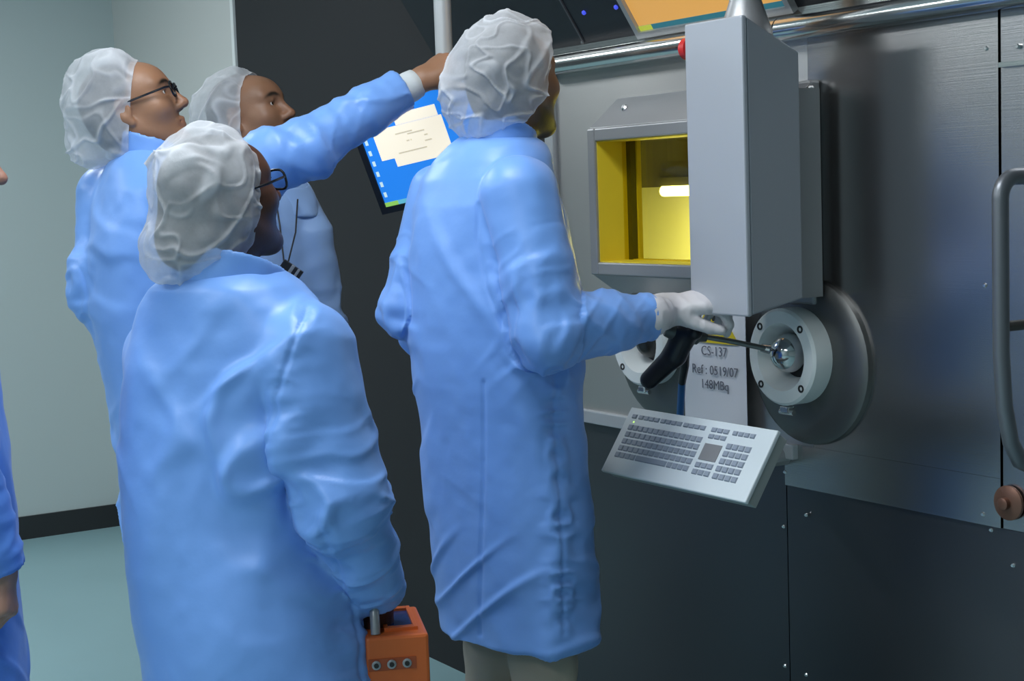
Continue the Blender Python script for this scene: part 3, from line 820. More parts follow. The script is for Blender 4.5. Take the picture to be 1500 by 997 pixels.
lk = MB().lathe((p[0], 0, p[2]), (0, -1, 0), [(0, 0.034), (0.006, 0.034), (0.010, 0.026), (0.012, 0.012), (0.022, 0.012), (0.024, 0.008)], 24).build('lock_plate', mat('copper_lock', (0.20, 0.10, 0.07), 0.4, 0.6), None, True)
tag(lk, 'round coppery lock plate on the door below the pull handle', 'lock')

# ------------------------------------------------------------------ hanging monitor
m_black = mat('monitor_black', (0.012, 0.012, 0.013), 0.35)
m_sb = mat('screen_blue', (0.01, 0.10, 0.40), 0.3, emit=((0.018, 0.21, 0.74), 0.95))
m_sw = mat('screen_cream', (0.5, 0.48, 0.4), 0.3, emit=((1.0, 0.91, 0.72), 0.82))
m_sline = mat('screen_text', (0.4, 0.38, 0.32), 0.3, emit=((0.62, 0.56, 0.42), 0.75))
m_swhite = mat('screen_icon', (0.4, 0.5, 0.5), 0.3, emit=((0.55, 0.75, 0.80), 0.8))
m_stask = mat('screen_task', (0.1, 0.3, 0.4), 0.3, emit=((0.12, 0.48, 0.62), 0.8))
m_sgreen = mat('screen_start', (0.1, 0.3, 0.05), 0.3, emit=((0.30, 0.62, 0.12), 0.8))
hdm = 4.02
mo = vp(566, 303, hdm)                                  # lower left corner of the lit screen
mx_ = np.array(vp(672, 279, hdm-0.09))-mo; mx_ /= np.linalg.norm(mx_)          # along the lower edge
mu = np.array(vp(541, 205, hdm-0.05))-mo; mu -= mx_*np.dot(mu, mx_); mu /= np.linalg.norm(mu)
mn = np.cross(mx_, mu)
SW, SH = 0.415, 0.262
mon = empty('hanging_monitor', tuple(mo+mx_*SW/2)); tag(mon, 'black monitor with blue desktop hanging from a ceiling pole', 'monitor')
def mp_(u, v, w): return mo+mx_*u+mu*v+mn*w
def mbox(name, u0, u1, v0, v1, w0, w1, m, par=None, b=0.0):
    q = MB(); q.hexa([mp_(u0, v0, w0), mp_(u1, v0, w0), mp_(u1, v1, w0), mp_(u0, v1, w0), mp_(u0, v0, w1), mp_(u1, v0, w1), mp_(u1, v1, w1), mp_(u0, v1, w1)], b)
    return q.build(name, m, par or mon)
bzm = 0.017
mbox('casing', -bzm, SW+bzm, -bzm, SH+bzm, -0.055, -0.003, m_black, b=0.006)
for nm, r in (('bezel', (-bzm, 0, -bzm, SH+bzm)), ('bezel', (SW, SW+bzm, -bzm, SH+bzm)), ('bezel', (0, SW, -bzm, 0)), ('bezel', (0, SW, SH, SH+bzm))):
    mbox(nm, r[0], r[1], r[2], r[3], -0.003, 0.004, m_black)
dp = mbox('display', 0, SW, 0, SH, -0.003, 0.0, m_sb)
def px2uv(px, py):
    q = onplane(px, py, mo, mn)-mo; return np.dot(q, mx_), np.dot(q, mu)
def sbox(name, u0, u1, v0, v1, w, m): return mbox(name, u0, u1, v0, v1, w, w+0.0004, m)
a1 = px2uv(560, 236); a2 = px2uv(548, 198); a3 = px2uv(583, 244); a4 = px2uv(650, 166); a5 = px2uv(666, 224)
sbox('app_window', a1[0], a3[0]+0.05, a1[1], a4[1]-0.003, 0.0002, m_sw)
sbox('app_window', a3[0], a5[0], a3[1], a4[1], 0.0008, m_sw)
b1_ = px2uv(585, 167); b2_ = px2uv(636, 152)
sbox('app_window', b1_[0]-0.02, b2_[0], b2_[1]-0.028, b2_[1], 0.0002, m_sw)
for (fx, fv, ln) in ((0.15, 0.78, 0.30), (0.35, 0.72, 0.3), (0.30, 0.56, 0.05), (0.37, 0.56, 0.02), (0.62, 0.60, 0.06), (0.60, 0.46, 0.12), (0.1, 0.3, 0.5)):
    w = a5[0]-a3[0]; h = a4[1]-a3[1]
    sbox('text_line', a3[0]+fx*w, a3[0]+(fx+ln)*w, a3[1]+fv*h, a3[1]+fv*h+0.0035, 0.0014, m_sline)
sbox('taskbar', 0, SW, 0, 0.011, 0.0002, m_stask)
sbox('start_button', 0, 0.038, 0, 0.011, 0.0008, m_sgreen)
for i in range(8): sbox('icon', 0.006, 0.014, 0.025+i*0.028, 0.038+i*0.028, 0.0002, m_swhite)
# pole with clamp
pt0 = vp(650, 60, hdm+0.05)
m_pole = mat('pole_grey', (0.62, 0.63, 0.64), 0.32, 0.25)
pz = mp_(SW*0.45, SH*0.5, -0.08)
pole = MB(); pole.tube([(pt0[0], pt0[1], pz[2]-0.08), (pt0[0], pt0[1], ROOM_Z)], 0.0225, 20); pole.build('pole', m_pole, mon, True)
q = MB(); q.tube([mp_(SW*0.5, SH*0.5, -0.05), (pt0[0], pt0[1], pz[2])], 0.028, 14); q.build('tilt_joint', m_black, mon, True)
MB().lathe((pt0[0], pt0[1], ROOM_Z-0.02), (0, 0, 1), [(0, 0.07), (0.018, 0.07)], 24).build('ceiling_plate', m_pole, mon)

# ==================================================================  PEOPLE
m_coat = None
def coat_mat(name, color):
    m = mat(name, color, 0.40, 0.0, spec=0.5, sheen=0.1, bump=(85, 0.10, 0.003))
    return m
m_knit = mat('cuff_knit', (0.62, 0.66, 0.68), 0.8, bump=(400, 0.3, 0.002))
m_glove = mat('glove_latex', (0.66, 0.63, 0.65), 0.5, bump=(120, 0.12, 0.002))
m_hair = mat('hair_black', (0.012, 0.010, 0.009), 0.6, bump=(200, 0.5, 0.003))
m_shoe = mat('shoe_leather', (0.02, 0.02, 0.02), 0.4)
m_gfr = mat('glasses_black', (0.008, 0.008, 0.010), 0.25)
m_lens = tinted_glass('glasses_lens', (0.86, 0.89, 0.92))
m_eye = mat('eye_white', (0.60, 0.58, 0.55), 0.2)
m_iris = mat('eye_iris', (0.02, 0.012, 0.008), 0.15)

def face_dir(phi): 
    p = math.radians(phi); return RH*math.cos(p)+FH*math.sin(p)
def unit(v): v = np.asarray(v, float); return v/np.linalg.norm(v)

class Head:
    def __init__(s, c, phi, pitch, roll=0.0, sc=1.0):
        f0 = face_dir(phi); x = unit(np.cross(f0, UP)); p = math.radians(pitch)
        f = f0*math.cos(p)+UP*math.sin(p); z = np.cross(x, f)
        r = math.radians(roll); x2 = x*math.cos(r)-z*math.sin(r); z2 = z*math.cos(r)+x*math.sin(r)
        s.R = np.stack([x2, f, z2], 1); s.c = np.asarray(c, float); s.sc = sc
    def w(s, p): return s.c + s.R @ (np.asarray(p, float)*s.sc)
    def loc(s, P): return ((P-s.c) @ s.R)/s.sc

def head_field(F, H, stubble=False):
    S = H.sc
    def E(c, r, k=0.0, op='u'): F.ell(H.w(c), np.asarray(r)*S, H.R, k*S, op)
    def C(a, b, ra, rb, k=0.0, op='u'): F.cone(H.w(a), H.w(b), ra*S, rb*S, k*S, op)
    E((0, -0.010, 0.032), (0.076, 0.097, 0.085))
    E((0, 0.030, -0.022), (0.061, 0.066, 0.090), 0.03)
    E((0, 0.045, 0.045), (0.058, 0.050, 0.045), 0.03)
    for q in (-1, 1):
        C((q*0.055, -0.004, -0.045), (q*0.018, 0.070, -0.100), 0.016, 0.017, 0.035)
        E((q*0.042, 0.058, -0.018), (0.024, 0.026, 0.022), 0.03)
        C((q*0.046, 0.070, 0.034), (q*0.010, 0.088, 0.032), 0.009, 0.009, 0.018)
    E((0, 0.078, -0.100), (0.022, 0.017, 0.017), 0.02)
    for q in (-1, 1): E((q*0.031, 0.104, 0.012), (0.019, 0.019, 0.013), 0.012, 's')
    C((0, 0.088, 0.026), (0, 0.114, -0.022), 0.008, 0.0115, 0.012)
    E((0, 0.1135, -0.024), (0.011, 0.011, 0.010), 0.008)
    for q in (-1, 1):
        E((q*0.0125, 0.100, -0.029), (0.0085, 0.011, 0.009), 0.008)
        # eyelids
        C((q*0.043, 0.076, 0.017), (q*0.031, 0.087, 0.0205), 0.0045, 0.005, 0.004); C((q*0.031, 0.087, 0.0205), (q*0.019, 0.083, 0.017), 0.005, 0.0045, 0.004)
        C((q*0.043, 0.074, 0.008), (q*0.031, 0.083, 0.0035), 0.004, 0.004, 0.004); C((q*0.031, 0.083, 0.0035), (q*0.019, 0.081, 0.008), 0.004, 0.004, 0.004)
        # ear
        F.ell(H.w((q*0.079, -0.012, 0.0)), np.array((0.008, 0.019, 0.032))*S, H.R, 0.006*S)
        F.ell(H.w((q*0.089, -0.008, 0.004)), np.array((0.008, 0.010, 0.018))*S, H.R, 0.006*S, 's')
        E((q*0.077, -0.004, -0.030), (0.007, 0.009, 0.011), 0.005)
    for q in (-1, 1):
        C((q*0.022, 0.082, -0.0605), (0, 0.0955, -0.057), 0.0045, 0.0065, 0.006)
        C((q*0.020, 0.082, -0.064), (0, 0.093, -0.070), 0.0045, 0.0075, 0.006)
    C((-0.022, 0.092, -0.0630), (0.022, 0.092, -0.0630), 0.0018, 0.0018, 0.003, 's')

def hand_prims(F, wrist, fdir, back, thumb_sign, curls, thumb=(0.6, 0.7, -0.3), S=1.0, grow=0.0, tcurl=20, spread=4):
    """wrist point, finger direction, back-of-hand normal; thumb on +side"""
    f = unit(fdir); n = unit(np.asarray(back, float)-f*np.dot(back, f)); sd = np.cross(f, n)*thumb_sign
    W = np.asarray(wrist, float)
    kn = []
    for i, (so, lo, cr) in enumerate(((0.031, 0.088, 0.0125), (0.010, 0.092, 0.0130), (-0.011, 0.087, 0.0125), (-0.030, 0.078, 0.0115))):
        p0 = W + sd*so*0.45*S + f*0.005*S; p1 = W + sd*so*S + f*lo*S + n*(0.004 if i in (1, 2) else 0)*S
        F.cone(p0, p1, 0.017*S+grow, cr*S+grow, 0.014*S); kn.append(p1)
    F.cone(W-f*0.03*S, W+f*0.01*S, 0.025*S+grow, 0.026*S+grow, 0.02*S)
    F.cone(W+f*0.035*S-n*0.006*S+sd*0.018*S, W+f*0.06*S-n*0.006*S-sd*0.018*S, 0.018*S+grow, 0.017*S+grow, 0.015*S)
    lens = ((0.043, 0.026, 0.021), (0.047, 0.030, 0.022), (0.044, 0.028, 0.022), (0.034, 0.021, 0.019))
    rad = (0.0092, 0.0095, 0.0090, 0.0080)
    tips = []
    for i in range(4):
        p = kn[i]; ang = 0.0
        sp = math.radians((1.5-i)*spread)
        for j in range(3):
            ang += math.radians(curls[i][j])
            d = (f*math.cos(sp)+sd*math.sin(sp))*math.cos(ang) - n*math.sin(ang)
            q = p + d*lens[i][j]*S
            F.cone(p, q, (rad[i]-0.0006*j)*S+grow, (rad[i]-0.0006*(j+1))*S+grow, 0.004*S if j else 0.008*S); p = q
        tips.append(p)
    p = W + f*0.022*S + sd*0.022*S - n*0.006*S
    d = unit(f*thumb[0]+sd*thumb[1]+n*thumb[2])
    for j, L in enumerate((0.044, 0.033, 0.026)):
        q = p + d*L*S
        F.cone(p, q, (0.0145, 0.0108, 0.0098)[j]*S+grow, (0.0112, 0.0100, 0.0082)[j]*S+grow, 0.012*S if j == 0 else 0.004*S)
        p = q
        a = math.radians(tcurl); d = unit(d*math.cos(a) + (f*0.8-sd*0.5-n*0.2)*math.sin(a))
    return kn, tips

def crease(P, w): return np.exp(-(vnoise(P)/w)**2)      # long thin crests
def project(V):
    D = V-CAM; z = D@_f
    return np.stack([IW/2+FPX*(D@_r)/z, IH/2-FPX*(D@_u)/z], 1)
def seg_dist(p, a, b):
    a = np.array(a, float); b = np.array(b, float); ab = b-a
    t = np.clip(((p-a)@ab)/(ab@ab), 0, 1)
    return np.linalg.norm(p-a-t[:, None]*ab, axis=1), t
def coat_displace(V, N, base, ax2, ay2, hem, top, folds, seed, amp=1.0, seams=(), arms=()):
    """cloth relief: vertical drape, slanting drag folds, crumpled sleeves and puckered seams"""
    P = V-base
    o = seed*17.3
    lx = P[:, 0]*ax2[0]+P[:, 1]*ax2[1]; ly = P[:, 0]*ay2[0]+P[:, 1]*ay2[1]; z = P[:, 2]
    h = np.zeros(len(V))
    t = np.clip((top-V[:, 2])/(top-hem), 0, 1)
    sl = np.zeros(len(V))                                  # how much a point belongs to a sleeve
    for a in arms:
        for p0, p1, r0 in zip(a['pts'][:-1], a['pts'][1:], a['r']):
            d = p1-p0; q = np.clip(((V-p0)@d)/(d@d), 0, 1)
            sl = np.maximum(sl, np.clip(1.6-np.linalg.norm(V-p0-q[:, None]*d, axis=1)/(r0*1.1), 0, 1))
    wv = vnoise(np.stack([lx*3, ly*3, z*2.2+o], 1))
    body = 1-sl
    # vertical drape
    D = np.stack([lx*4.5+o+0.5*wv, ly*4.5+0.5*wv, z*0.8+o], 1)
    h += body*0.011*(crease(D, 0.22)-0.3)*(0.25+0.75*t)
    h += 0.007*vnoise(np.stack([lx*5+o, ly*5, z*3.2], 1))
    # slanting drag folds, in patches
    m1 = np.clip(vnoise(P*3.1+o*1.3)*1.6+0.35, 0, 1)
    S1 = np.stack([(lx*0.75+z*0.65)*10+o+0.6*wv, ly*3, (z*0.75-lx*0.65)*2.2], 1)
    h += body*m1*0.0105*(crease(S1, 0.17)-0.25)
    m2 = np.clip(vnoise(P*3.7-o)*1.6+0.2, 0, 1)
    S2 = np.stack([(lx*0.6-z*0.8)*13-o+0.6*wv, ly*3, (z*0.6+lx*0.8)*2.6], 1)
    h += body*m2*0.0075*(crease(S2, 0.17)-0.25)
    h += 0.0012*vnoise(P*30+o)
    N0 = N
    for a in arms:
        acc = 0.0
        best = np.full(len(V), 9.0); al = np.zeros(len(V)); ax3 = np.zeros((len(V), 3))
        for p0, p1, r0 in zip(a['pts'][:-1], a['pts'][1:], a['r']):
            d = p1-p0; Ld = np.linalg.norm(d); q = np.clip(((V-p0)@d)/(d@d), 0, 1); dd = np.linalg.norm(V-p0-q[:, None]*d, axis=1)/r0
            m = dd < best; al = np.where(m, acc+q*Ld, al); best = np.minimum(best, dd); acc += Ld
        mine = np.clip((1.35-best)/0.25, 0, 1)*np.clip((al-0.05)/0.06, 0, 1)
        elb = np.linalg.norm(a['pts'][1]-a['pts'][0])
        wt = 0.5+0.9*np.exp(-((al-elb)/0.09)**2)
        G1 = np.stack([al*10+o+1.0*wv+N0[:, 2]*0.9, N0[:, 0]*0.7+o, N0[:, 1]*0.7], 1)
        G2 = np.stack([al*17-o+1.2*wv-N0[:, 2]*1.2+N0[:, 0]*0.6, N0[:, 0]*0.8-o, N0[:, 1]*0.8], 1)
        h += mine*wt*(0.0080*(crease(G1, 0.24)-0.3)+0.0030*(crease(G2, 0.24)-0.3))
    for c, dirv, r, a, fr in folds:
        w = gauss(V, c, r); d = unit(dirv)
        al = (V-np.asarray(c))@d
        Pp = V-np.asarray(c)-al[:, None]*d
        Q3 = np.stack([al*fr*0.75+o+0.5*wv, Pp[:, 0]*4+Pp[:, 2]*3, Pp[:, 1]*4], 1)
        h += a*1.35*w*(crease(Q3+0.3*vnoise(V*9+o)[:, None], 0.30)-0.35)
    if len(seams):
        px = project(V); front = ((CAM-V)*N).sum(1) > 0
        for line, pk in seams:
            best = np.full(len(V), 1e9); al = np.zeros(len(V)); acc = 0.0
            for a, b in zip(line[:-1], line[1:]):
                d, q = seg_dist(px, a, b); L = math.hypot(b[0]-a[0], b[1]-a[1])
                al = np.where(d < best, acc+q*L, al); best = np.minimum(best, d); acc += L
            h += front*(-0.0035*np.exp(-(best/3.2)**2))
            h += front*pk*np.exp(-(best/22.0)**2)*(crease(np.stack([al*0.055+o, best*0.03, al*0+o], 1), 0.35)-0.35)
    return V + N*(h*amp)[:, None]

def add_tone(me, tone):
    at = me.attributes.new('tone', 'FLOAT_COLOR', 'POINT')
    d = np.ones((len(tone), 4), np.float32); d[:, :3] = tone
    at.data.foreach_set('color', d.ravel())

def person(name, label, hd, bpx, phi, sil, ratio, hem_py, head, skin, arms, coatcol, legs, cap, glasses=False, e=2.3, cuffs=True,
           beard=0.0, hands=None, seed=1, shift=0.0, folds=(), collar=True, coat_h=0.0065, amp=1.0, lift=0.0, seams=(), brow=1.0, lining=False, collar_tilt=0.35):
    fd = face_dir(phi); rt = unit(np.cross(fd, UP))
    ax2, ay2 = rt[:2], fd[:2]
    base = vp(bpx, 500, hd); base[2] = 0.0
    root_loc = Vector(base.tolist())
    # ---- torso stations from outline
    sx = abs(np.dot(rt, RH)); sy = abs(np.dot(fd, RH))
    rings = []
    for row in sil:
        py, a, b = row[:3]
        rr = row[3] if len(row) > 3 else ratio
        L = vp(a, py, hd); Rr = vp(b, py, hd); c = (L+Rr)/2; w = np.linalg.norm(L-Rr)/2
        rx = w/math.sqrt(sx*sx+(rr*sy)**2)
        rings.append((c[2], c[0], c[1], rx, rx*rr))
    rings.sort()
    hem = vp(bpx, hem_py, hd)[2]; top = rings[-1][0]
    # ---- coat
    pts = [np.array([r[1], r[2], r[0]]) for r in rings]
    jo = [j for a in arms for j in a['pts']]
    allp = np.array(pts+jo); mr = max(r[3] for r in rings)+0.05
    lo = np.minimum(allp.min(0)-0.16, np.array([base[0]-mr, base[1]-mr, hem-0.03])); hi = np.maximum(allp.max(0)+0.16, np.array([base[0]+mr, base[1]+mr, top+0.05]))
    lo[2] = hem-0.03; 
    for j in jo: lo[2] = min(lo[2], j[2]-0.12)
    F = Field(lo, hi, coat_h)
    F.loft(rings, ax2, ay2, hem, top+0.012, 0.0, 0.0, e=e, capk=0.05)
    # cavity under the hem
    F.loft(rings, ax2, ay2, hem-0.08, hem+0.16, -0.014, 0.0, op='s', e=e)
    for a in arms:
        P = a['pts']; r = a['r']
        for i in range(len(P)-1):
            F.cone(P[i], P[i+1], r[i], r[i+1], a.get('k', 0.022) if i == 0 else 0.03)
        # open sleeve end
        d = unit(P[-1]-P[-2]); rr = r[-1]
        F.add(lambda X, Y, Z, q=P[-1], d=d, rr=rr: np.maximum(-((X-q[0])*d[0]+(Y-q[1])*d[1]+(Z-q[2])*d[2]), np.sqrt((X-q[0])**2+(Y-q[1])**2+(Z-q[2])**2)-rr*1.45), P[-1]-rr*1.6, P[-1]+rr*1.6, 0.004, 's')
    V, Q = F.mesh(); V = relax(V, Q, 2)
    N = vnormals(V, Q)
    fl = list(folds)
    for a in arms:
        P = a['pts']
        for i in range(1, len(P)-1):
            fl.append((P[i], P[i+1]-P[i-1], 0.075, 0.0085, 26))
        if len(P) > 2:
            fl.append(((P[-1]+P[-2])/2, P[-1]-P[-2], 0.08, 0.0060, 24)); fl.append(((P[0]+P[1])/2, P[1]-P[0], 0.09, 0.0060, 16))
            fl.append((P[-1]-0.02*unit(P[-1]-P[-2]), P[-1]-P[-2], 0.05, 0.0050, 40))
    V = coat_displace(V, N, base, ax2, ay2, hem, top, fl, seed, amp, seams, arms)
    V = relax(V, Q, 1, 0.15)
    cm = pydata('coat', V, Q)
    if lining:
        cm.materials.append(coat_mat('coat_'+('%02d' % seed), coatcol)); cm.materials.append(mat('lining_pale', (0.50, 0.56, 0.60), 0.5))
        fn = np.empty(len(cm.polygons)*3, np.float32); cm.polygons.foreach_get('normal', fn); fn = fn.reshape(-1, 3)
        fc = np.empty(len(cm.polygons)*3, np.float32); cm.polygons.foreach_get('center', fc); fc = fc.reshape(-1, 3)
        sel = ((fn@fd) > 0.70) & (fc[:, 2] < 1.13) & (((fc-base)@fd) > 0.03)
        cm.polygons.foreach_set('material_index', sel.astype(np.int32))
    # ---- body
    H = Head(vp(head[0], head[1], hd+head[4]), head[2], head[3], head[5] if len(head) > 5 else 0, head[6] if len(head) > 6 else 1.0)
    fine = [(H.c-0.135*H.sc, H.c+0.135*H.sc, 0.0038)]
    hp = hands or []
    for h in hp:
        if h.get('fine', True): fine.append((h['w']-0.02+np.minimum(unit(h['f'])*0.20, 0)-0.05, h['w']+0.02+np.maximum(unit(h['f'])*0.20, 0)+0.05, 0.0036))
    lo = np.minimum(allp.min(0)-0.25, np.array([base[0]-0.3, base[1]-0.3, -0.01])); hi = np.maximum(allp.max(0)+0.25, H.c+0.16)
    for h in hp: lo = np.minimum(lo, h['w']-0.24); hi = np.maximum(hi, h['w']+0.24)
    lo[2] = -0.01
    B = Field(lo, hi, 0.016, fine)
    body_r = [(z, cx, cy, rx*0.80, ry*0.80) for z, cx, cy, rx, ry in rings]
    zc = 0.84
    B.loft(body_r, ax2, ay2, max(zc, hem+0.1), top-0.045, 0.0, 0.0, e=2.2, capk=0.05)
    cb = np.array([np.interp(max(zc, hem), [r[0] for r in rings], [r[i] for r in rings]) for i in (1, 2)]+[max(zc, hem+0.12)])
    hr = min(0.15, 0.80*min(np.interp(cb[2], [r[0] for r in rings], [r[4] for r in rings]), np.interp(cb[2], [r[0] for r in rings], [r[3] for r in rings])))
    B.ell(cb, (hr, hr, 0.12), None, 0.05)
    feet = []
    for q in (-1, 1):
        hip = cb + rt*q*min(0.085, hr*0.5); kn = base + rt*q*min(0.10, hr*0.62) + fd*(0.01) + UP*0.48; an = base + rt*q*min(0.11, hr*0.75) - fd*0.02 + UP*0.085
        B.cone(hip, kn, 0.075, 0.052, 0.04); B.cone(kn, an, 0.052, 0.036, 0.02)
        B.cone(an-UP*0.03, an+fd*0.14-UP*0.05, 0.034, 0.026, 0.02); feet.append((hip, kn, an))
    ntop = np.array([rings[-1][1], rings[-1][2], top-0.06])
    B.cone(H.w((0, -0.022, -0.055)), ntop, 0.053*H.sc, 0.062, 0.03)
    head_field(B, H)
    for a in arms:
        P = a['pts']
        for i in range(len(P)-1): B.cone(P[i], P[i+1], a['r'][i]*0.62, min(a['r'][i+1]*0.66, 0.032), 0.03)
    tipsl = []
    for h in hp:
        _, tp = hand_prims(B, h['w'], h['f'], h['n'], h['s'], h['c'], h.get('t', (0.6, 0.7, -0.3)), h.get('S', 1.0), 0.0, h.get('tc', 20), h.get('sp', 4)); tipsl.append(tp)
    V, Q = B.mesh()
    V = relax(V, Q, 1, 0.45)
    L = H.loc(V)
    tone = np.tile(np.array(skin, np.float32), (len(V), 1))
    inh = (np.abs(L) < 0.14).all(1)
    tone *= (1+0.10*vnoise(V*30))[:, None]
    def paint(w, c): 
        nonlocal tone
        w = np.clip(w, 0, 1)[:, None]; tone = tone*(1-w)+np.array(c, np.float32)*w
    sk = np.array(skin)
    lip = np.exp(-(((L[:, 0])/0.020)**2+((L[:, 1]-0.092)/0.014)**2+((L[:, 2]+0.064)/0.009)**2)*1.2)*inh
    paint(lip*0.75, sk*np.array((0.85, 0.60, 0.60)))
    for q in (-1, 1):
        ex = (np.abs(L[:, 0]-q*0.031)/0.021)
        bz_ = 0.034+0.006*(1-ex**2)-0.004
        br = np.clip(1.3-ex, 0, 1)*np.exp(-((L[:, 2]-bz_)/0.0048)**2)*(L[:, 1] > 0.05)*inh
        paint(br*1.6*brow, (0.02, 0.014, 0.010))
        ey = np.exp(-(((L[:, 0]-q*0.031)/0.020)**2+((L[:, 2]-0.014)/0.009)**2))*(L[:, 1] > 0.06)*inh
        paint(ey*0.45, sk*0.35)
        nb = np.exp(-(((L[:, 0]-q*0.009)/0.005)**2+((L[:, 1]-0.106)/0.008)**2+((L[:, 2]+0.037)/0.005)**2))*inh
        paint(nb, sk*0.25)
    if beard > 0:
        w = np.clip((-0.035-L[:, 2])/0.02, 0, 1)*np.clip((L[:, 1]-0.0+0.03)/0.04, 0, 1)*inh*(1-lip)*(L[:, 2] > -0.135)
        paint(w*beard, (0.02, 0.016, 0.013))
    nose = np.exp(-(((L[:, 0])/0.016)**2+((L[:, 1]-0.115)/0.02)**2+((L[:, 2]+0.02)/0.018)**2))*inh
    paint(nose*0.25, sk*np.array((1.15, 0.8, 0.75)))
    me = pydata(name, V-base, Q); me.materials.append(skin_mat('skin'))
    add_tone(me, np.clip(tone, 0, 1))
    root = bpy.data.objects.new(name, me); col.objects.link(root); root.location = root_loc
    tag(root, label, 'person')
    link('coat', cm, coat_mat('coat_'+('%02d' % seed), coatcol), root)
    # ---- collar: standing band around the neck
    if collar:
        zt = top+0.012; z0 = top-0.07
        rb_ = rings[-1]
        Cf = Field((rb_[1]-0.17, rb_[2]-0.17, z0-0.09), (rb_[1]+0.17, rb_[2]+0.17, zt+0.09), 0.005)
        nx = H.w((0, -0.015, -0.07)); 
        tl_ = unit(nx-ntop)
        cc = np.array([rb_[1], rb_[2], top]); rr = (max(rb_[3], 0.066)+0.004, max(rb_[4], 0.066)+0.004); ct = collar_tilt
        def cf(X, Y, Z):
            h = (Z-cc[2])/max(tl_[2], 0.4)
            dx = X-(cc[0]+tl_[0]*h*0.8); dy = Y-(cc[1]+tl_[1]*h*0.8)
            n = np.sqrt(((dx*ax2[0]+dy*ax2[1])/rr[0])**2+((dx*ay2[0]+dy*ay2[1])/rr[1])**2)
            fw_ = dx*ay2[0]+dy*ay2[1]
            return smax(np.abs(n-1)*rr[0]-0.0045, smax(Z+ct*fw_-zt, z0-Z-ct*fw_, 0.004), 0.006)
        Cf.add(cf, Cf.ax[0][0]*np.ones(3)*0-9, np.ones(3)*9)
        V, Q = Cf.mesh(); V = relax(V, Q, 2)
        V = V+vnormals(V, Q)*(0.003*vnoise(V*22+seed))[:, None]
        link('collar', pydata('collar', V, Q), coat_mat('coat_'+('%02d' % seed), coatcol), root)
    # ---- cuffs
    for a in arms:
        if a.get('cuff'):
            P = a['pts']; d = unit(P[-1]-P[-2]); r1 = a['cuff']
            L_ = a.get('cufflen', 0.045)
            MB().lathe(P[-1], d, [(-0.025, r1*0.95), (-0.002, r1*1.02), (L_*0.5, r1*1.04), (L_, r1*0.97), (L_+0.002, r1*0.86), (L_*0.4, r1*0.8), (-0.02, r1*0.8)], 28, closed=True).build('cuff', m_knit, root, True, 70)
    # ---- trousers
    T = Field(np.array([base[0]-0.32, base[1]-0.32, 0.03]), np.array([base[0]+0.32, base[1]+0.32, max(1.05, hem+0.3)]), 0.010)
    for hip, kn, an in feet:
        lr = min(0.078, hr*0.56); T.cone(hip, kn, min(0.098, hr*0.70), lr, 0.03); T.cone(kn, an+UP*0.0, lr, 0.064, 0.03)
    T.ell(cb, (hr+0.006, hr+0.006, 0.12), None, 0.03)
    V, Q = T.mesh(); V = relax(V, Q, 2); N = vnormals(V, Q)
    P = V-base
    V = V+N*(0.005*ridge(np.stack([P[:, 0]*9, P[:, 1]*9, P[:, 2]*9+seed], 1))+0.004*vnoise(P*16))[:, None]
    link('trousers', pydata('trousers', V, Q), mat('trouser_%02d' % seed, legs, 0.75, bump=(250, 0.2, 0.002)), root)
    for hip, kn, an in feet:
        S_ = Field(np.minimum(an, an+fd*0.2)-0.12, np.maximum(an, an+fd*0.2)+0.12, 0.008)
        g0 = np.array([an[0], an[1], 0.0])
        S_.cone(g0-fd*0.03+UP*0.045, g0+fd*0.15+UP*0.036, 0.042, 0.040, 0.0); S_.cone(g0-fd*0.02+UP*0.05, g0-fd*0.015+UP*0.10, 0.042, 0.046, 0.03)
        S_.add(lambda X, Y, Z: Z-0.004, S_.ax[0][0]*np.ones(3)*0-9, np.ones(3)*9, 0.003, 's')
        V, Q = S_.mesh(); V = relax(V, Q, 2)
        link('shoe', pydata('shoe', V, Q), m_shoe, root)
    # ---- eyes
    for q in (-1, 1):
        eb = MB(); bmesh.ops.create_uvsphere(eb.bm, u_segments=20, v_segments=14, radius=0.0125*H.sc)
        pass_c = H.w((q*0.031, 0.0755, 0.0125))
        me = bpy.data.meshes.new('eye')
        for v in eb.bm.verts: v.co = Vector((pass_c + H.R @ np.array([v.co.x, v.co.z, v.co.y])).tolist())
        eb.bm.to_mesh(me); eb.bm.free(); me.materials.append(m_eye); me.materials.append(m_iris)
        for p in me.polygons:
            p.use_smooth = True
            lc = H.loc(np.array([p.center]))[0]
            if math.hypot(lc[0]-q*0.031, lc[2]-0.0125) < 0.0058 and lc[1] > 0.0755: p.material_index = 1
        recentre(link('eye', me, None, root))
    # ---- hair under the cap
    Hf = Field(H.c-0.19, H.c+0.19, 0.007)
    Hf.ell(H.w((0, -0.018, 0.036)), np.array((0.080, 0.099, 0.089))*H.sc, H.R)
    Hf.ell(H.w((0, -0.045, -0.02)), np.array((0.068, 0.062, 0.070))*H.sc, H.R, 0.03)
    if cap.get('bun'):
        for bx_, by_, br_, bd_ in cap['bun']: Hf.ell(vp(bx_, by_, hd+bd_), np.ones(3)*br_*mpp(hd), None, 0.03)
    # trim to the scalp: nothing in front of the hairline
    c1 = cap.get('cut', (0.05, 0.6))
    nrm = H.R @ unit(np.array([0, 1.0, -c1[1]])); p0 = H.w((0, c1[0]-0.010, 0.05))
    Hf.add(lambda X, Y, Z: -((X-p0[0])*nrm[0]+(Y-p0[1])*nrm[1]+(Z-p0[2])*nrm[2]), H.c-9, H.c+9, 0.01, 's')
    V, Q = Hf.mesh(); V = relax(V, Q, 1)
    link('hair', pydata('hair', V, Q), m_hair, root)
    # ---- bouffant cap
    cb_ = cap['blobs']
